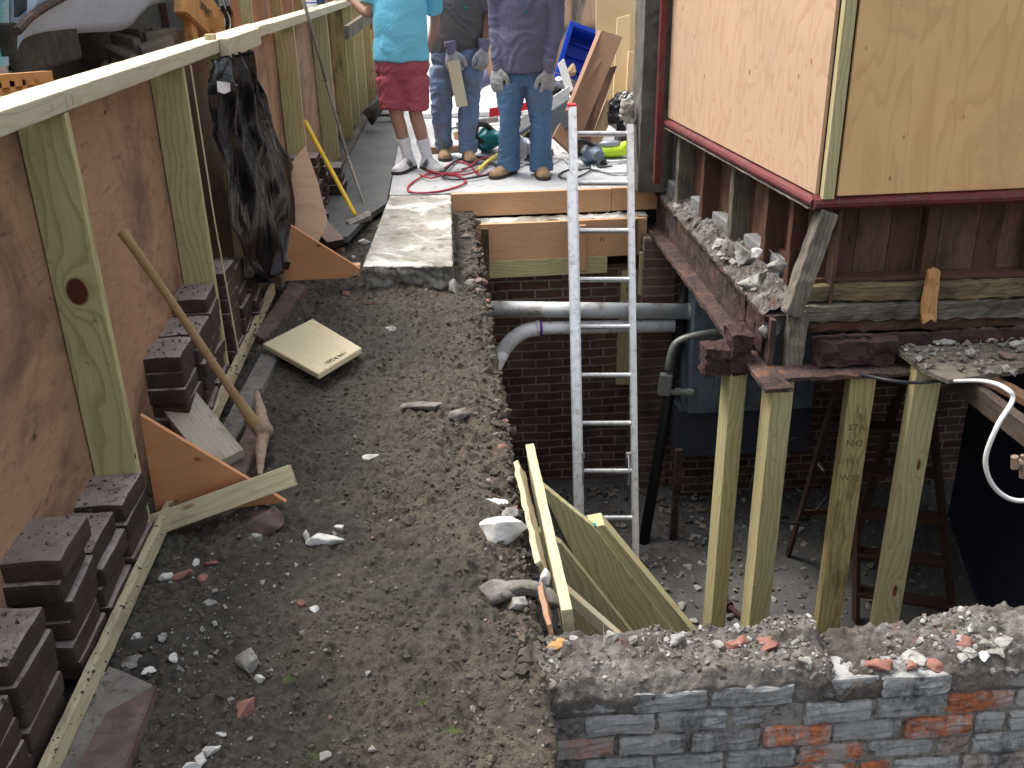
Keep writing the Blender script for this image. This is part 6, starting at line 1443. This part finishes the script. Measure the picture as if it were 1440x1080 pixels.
# saws and cords
def saw(px, py, sc, rz, matb, label, name='circular_saw'):
    p = on_z(px, py, 0); t = thing(name, p, label, 'saw'); mm = Matrix.Translation(p) @ Matrix.Rotation(rz, 4, 'Z') @ Matrix.Scale(sc, 4)
    bm = bmesh.new(); ell(bm, (0, 0, .10), (.10, .06, .07)); tube(bm, [(0, -.05, .11), (0, -.14, .11)], [.05, .045], 14); ell(bm, (.02, .05, .09), (.11, .018, .095)); bmesh.ops.transform(bm, matrix=mm, verts=bm.verts); mesh_obj('motor_housing', remesh(bm, .006, 2), matb, t)
    bm = bmesh.new(); tube(bm, curve([(-.10, 0, .10), (-.17, 0, .15), (-.14, 0, .21), (-.05, 0, .20), (.03, 0, .15)], 5), .018, 10); bmesh.ops.transform(bm, matrix=mm, verts=bm.verts); fin('handle', bm, M['blackrub'], t, smooth=True)
    bm = bmesh.new(); tube(bm, [(.02, .045, .075), (.02, .049, .075)], .09, 24); bmesh.ops.transform(bm, matrix=mm, verts=bm.verts); fin('blade', bm, M['alu_dull'], t)
    bm = bmesh.new(); add_box(bm, (-.14, -.09, .01), (.15, .09, .016), .001); bmesh.ops.transform(bm, matrix=mm, verts=bm.verts); fin('base_plate', bm, M['alu_dull'], t)
saw(690, 217, 1.3, .9, M['teal'], 'teal circular saw on the pavement between the two jeans-clad workers')
saw(742, 226, 1.2, 2.0, M['toolgrey'], 'dark grinder-like saw with orange tint between the purple-shirted worker\'s boots')
saw(832, 234, 1.0, .3, M['panelblue'], 'blue-grey sander at the foot of the leaning planks left of the green tool')
tv_ = thing('green_drill', on_z(862, 222, 0), 'lime green power tool with a grey body beside the ladder', 'power tool')
p = on_z(862, 222, 0); bm = bmesh.new(); ell(bm, p+V((0, 0, .06)), (.16, .07, .055)); ell(bm, p+V((.10, 0, .08)), (.07, .06, .06)); mesh_obj('body', remesh(bm, .006, 2), M['lime'], tv_)
bm = bmesh.new(); ell(bm, p+V((-.03, 0, .12)), (.10, .05, .035)); mesh_obj('top_cover', remesh(bm, .006, 2), M['toolgrey'], tv_)
bm = bmesh.new(); tube(bm, [p+V((-.14, -.02, .05)), p+V((-.2, -.03, .04))], [.03, .02], 10); fin('nose', bm, M['blackrub'], tv_)
sq = lambda pts, r, n=6: (lambda b: (tube(b, curve(pts, n), r, 8), b)[1])(bmesh.new())
def cord(pxs, r, mat, label, z=.012):
    bm = sq([on_z(x, y, z)+V((0, 0, .004*math.sin(i*2.3))) for i, (x, y) in enumerate(pxs)], r); return tag(centred('power_cord', bm, mat, smooth=True), label, 'cord')
cord([(735, 232), (700, 238), (676, 246), (660, 232), (640, 228), (618, 240), (600, 246), (578, 258), (574, 268), (592, 272), (620, 268), (645, 262), (655, 255), (640, 246), (612, 247)], .008, M['redcord'], 'red power cord looping over the pavement before the sneakers')
cord([(700, 232), (672, 222), (645, 224), (630, 236), (622, 248), (640, 252), (668, 250), (690, 244), (700, 236), (680, 230), (650, 238)], .009, M['blackcord'], 'black power cord coiled in front of the charcoal-shirted worker\'s boots', .022)
cord([(600, 240), (622, 244), (650, 240), (672, 226), (690, 222), (678, 236), (655, 246), (630, 244), (606, 250), (590, 246)], .007, M['redcord'], 'second red cord tangled with the black one', .03)
cord([(846, 222), (830, 240), (812, 248), (795, 252), (786, 246), (800, 238), (818, 240)], .007, M['blackcord'], 'thin black cord beside the ladder\'s left rail')
pts = []
for k in range(60):
    a = k*.42; pts.append((868+34*math.cos(a)+3*math.sin(k), 234+8*math.sin(a)+1.5*math.cos(k*1.7)))
cord(pts, .008, M['galv'], 'grey cord coiled on the pavement behind the right ladder rail', .02)
tag(centred('crowbar', sq([on_z(*q, .03) for q in ((672, 240), (690, 224), (712, 210), (730, 196))], .016), M['yellowpaint']), 'yellow lever bar lying between the workers\' boots', 'bar')
bm = bmesh.new(); p = on_z(762, 218, 0); add_box(bm, (-.09, -.06, 0), (.09, .06, .05), .015, Matrix.Translation(p)); tag(centred('yellow_case', bm, M['yellowpaint']), 'small yellow case behind the purple-shirted worker\'s boots', 'case')
tag(plank('short_batten', on_z(592, 212, .03), on_z(668, 207, .03), .05, .05, (0, 0, 1), M['oldboard'], None, .003), 'short dark batten lying behind the charcoal-shirted worker', 'batten')
shoe_t = thing('sneaker', on_z(542, 163, 0), 'pale sneaker resting on the dark strip behind the man in shorts', 'sneaker')
shoe(shoe_t, on_z(535, 163, 0)+V((0, 0, .09)), (1, -.1, 0), .3, (M['sneak'], M['sole']), False, 'upper')
chunk('dark_bundle', on_z(527, 158, .12), .16, M['truckdark'], 'dark bundle beside the end of the fence behind the man in shorts', 'bundle', None, .9, 77)
# rubbish pile beyond the warning board
for i, (px, py, s_, mt, l) in enumerate([(790, 128, .12, 'blackcord', 'heap of dark tools behind the white batten'), (800, 112, .10, 'greychunk', 'grey lump of rags behind the white batten'), (812, 128, .1, 'oldboard', 'brown clutter behind the leaning plank')]):
    chunk('site_clutter', on_y(px, py+8, 9.3), s_, M[mt], l, 'clutter', None, .8, 800+i, rough=.3)

# more site clutter on the pavement, each thing its own
for i, (x0_, y0_, x1_, y1_, w_, mt, l) in enumerate([(640, 192, 676, 178, .08, 'header', 'short orange offcut lying behind the teal saw'), (664, 172, 690, 196, .06, 'pale', 'pale stick crossing behind the teal saw'), (720, 222, 778, 214, .05, 'oldboard', 'dark stick behind the boots of the purple-shirted worker'), (642, 176, 700, 168, .05, 'steel', 'grey bar lying behind the teal saw'), (812, 206, 850, 214, .07, 'oldboard', 'brown offcut on the pavement at the foot of the planks'), (770, 160, 790, 138, .06, 'old_grey', 'grey stick leaning in the clutter behind the white batten')]):
    tag(plank('offcut', on_z(x0_, y0_, .03), on_z(x1_, y1_, .05), w_, .03, (0, .3, 1), M[mt], None, .002), l, 'offcut')
cord([(620, 190), (640, 180), (664, 186), (684, 178), (700, 190), (690, 204), (668, 200), (650, 192)], .008, M['blackcord'], 'black cord lying loose behind the teal saw')
cord([(728, 236), (745, 228), (770, 232), (790, 224), (806, 232), (826, 226), (812, 218), (790, 214)], .006, M['galv'], 'thin grey cord running behind the purple-shirted worker to the sander')
for i, (px, py, s_, mt, l) in enumerate([(710, 205, .06, 'blackrub', 'small black tool case behind the yellow bar'), (790, 116, .09, 'toolgrey', 'grey power tool on the clutter heap by the blue crate'), (778, 128, .08, 'blackrub', 'black hose lump on the clutter heap'), (802, 100, .10, 'boot', 'brown sacking behind the white batten'), (724, 232, .05, 'redchunk', 'reddish knob of the grinder between the boots'), (848, 228, .05, 'blackrub', 'black battery block left of the sander'), (650, 118, .10, 'truckdark', 'dark bundle beside the fabric tool bag')]):
    p = on_z(px, py, .04) if py > 190 else on_y(px, py, 9.2 if px > 700 else 10.6); chunk('site_clutter', p, s_, M[mt], l, 'clutter', None, .7, 830+i, rough=.25)
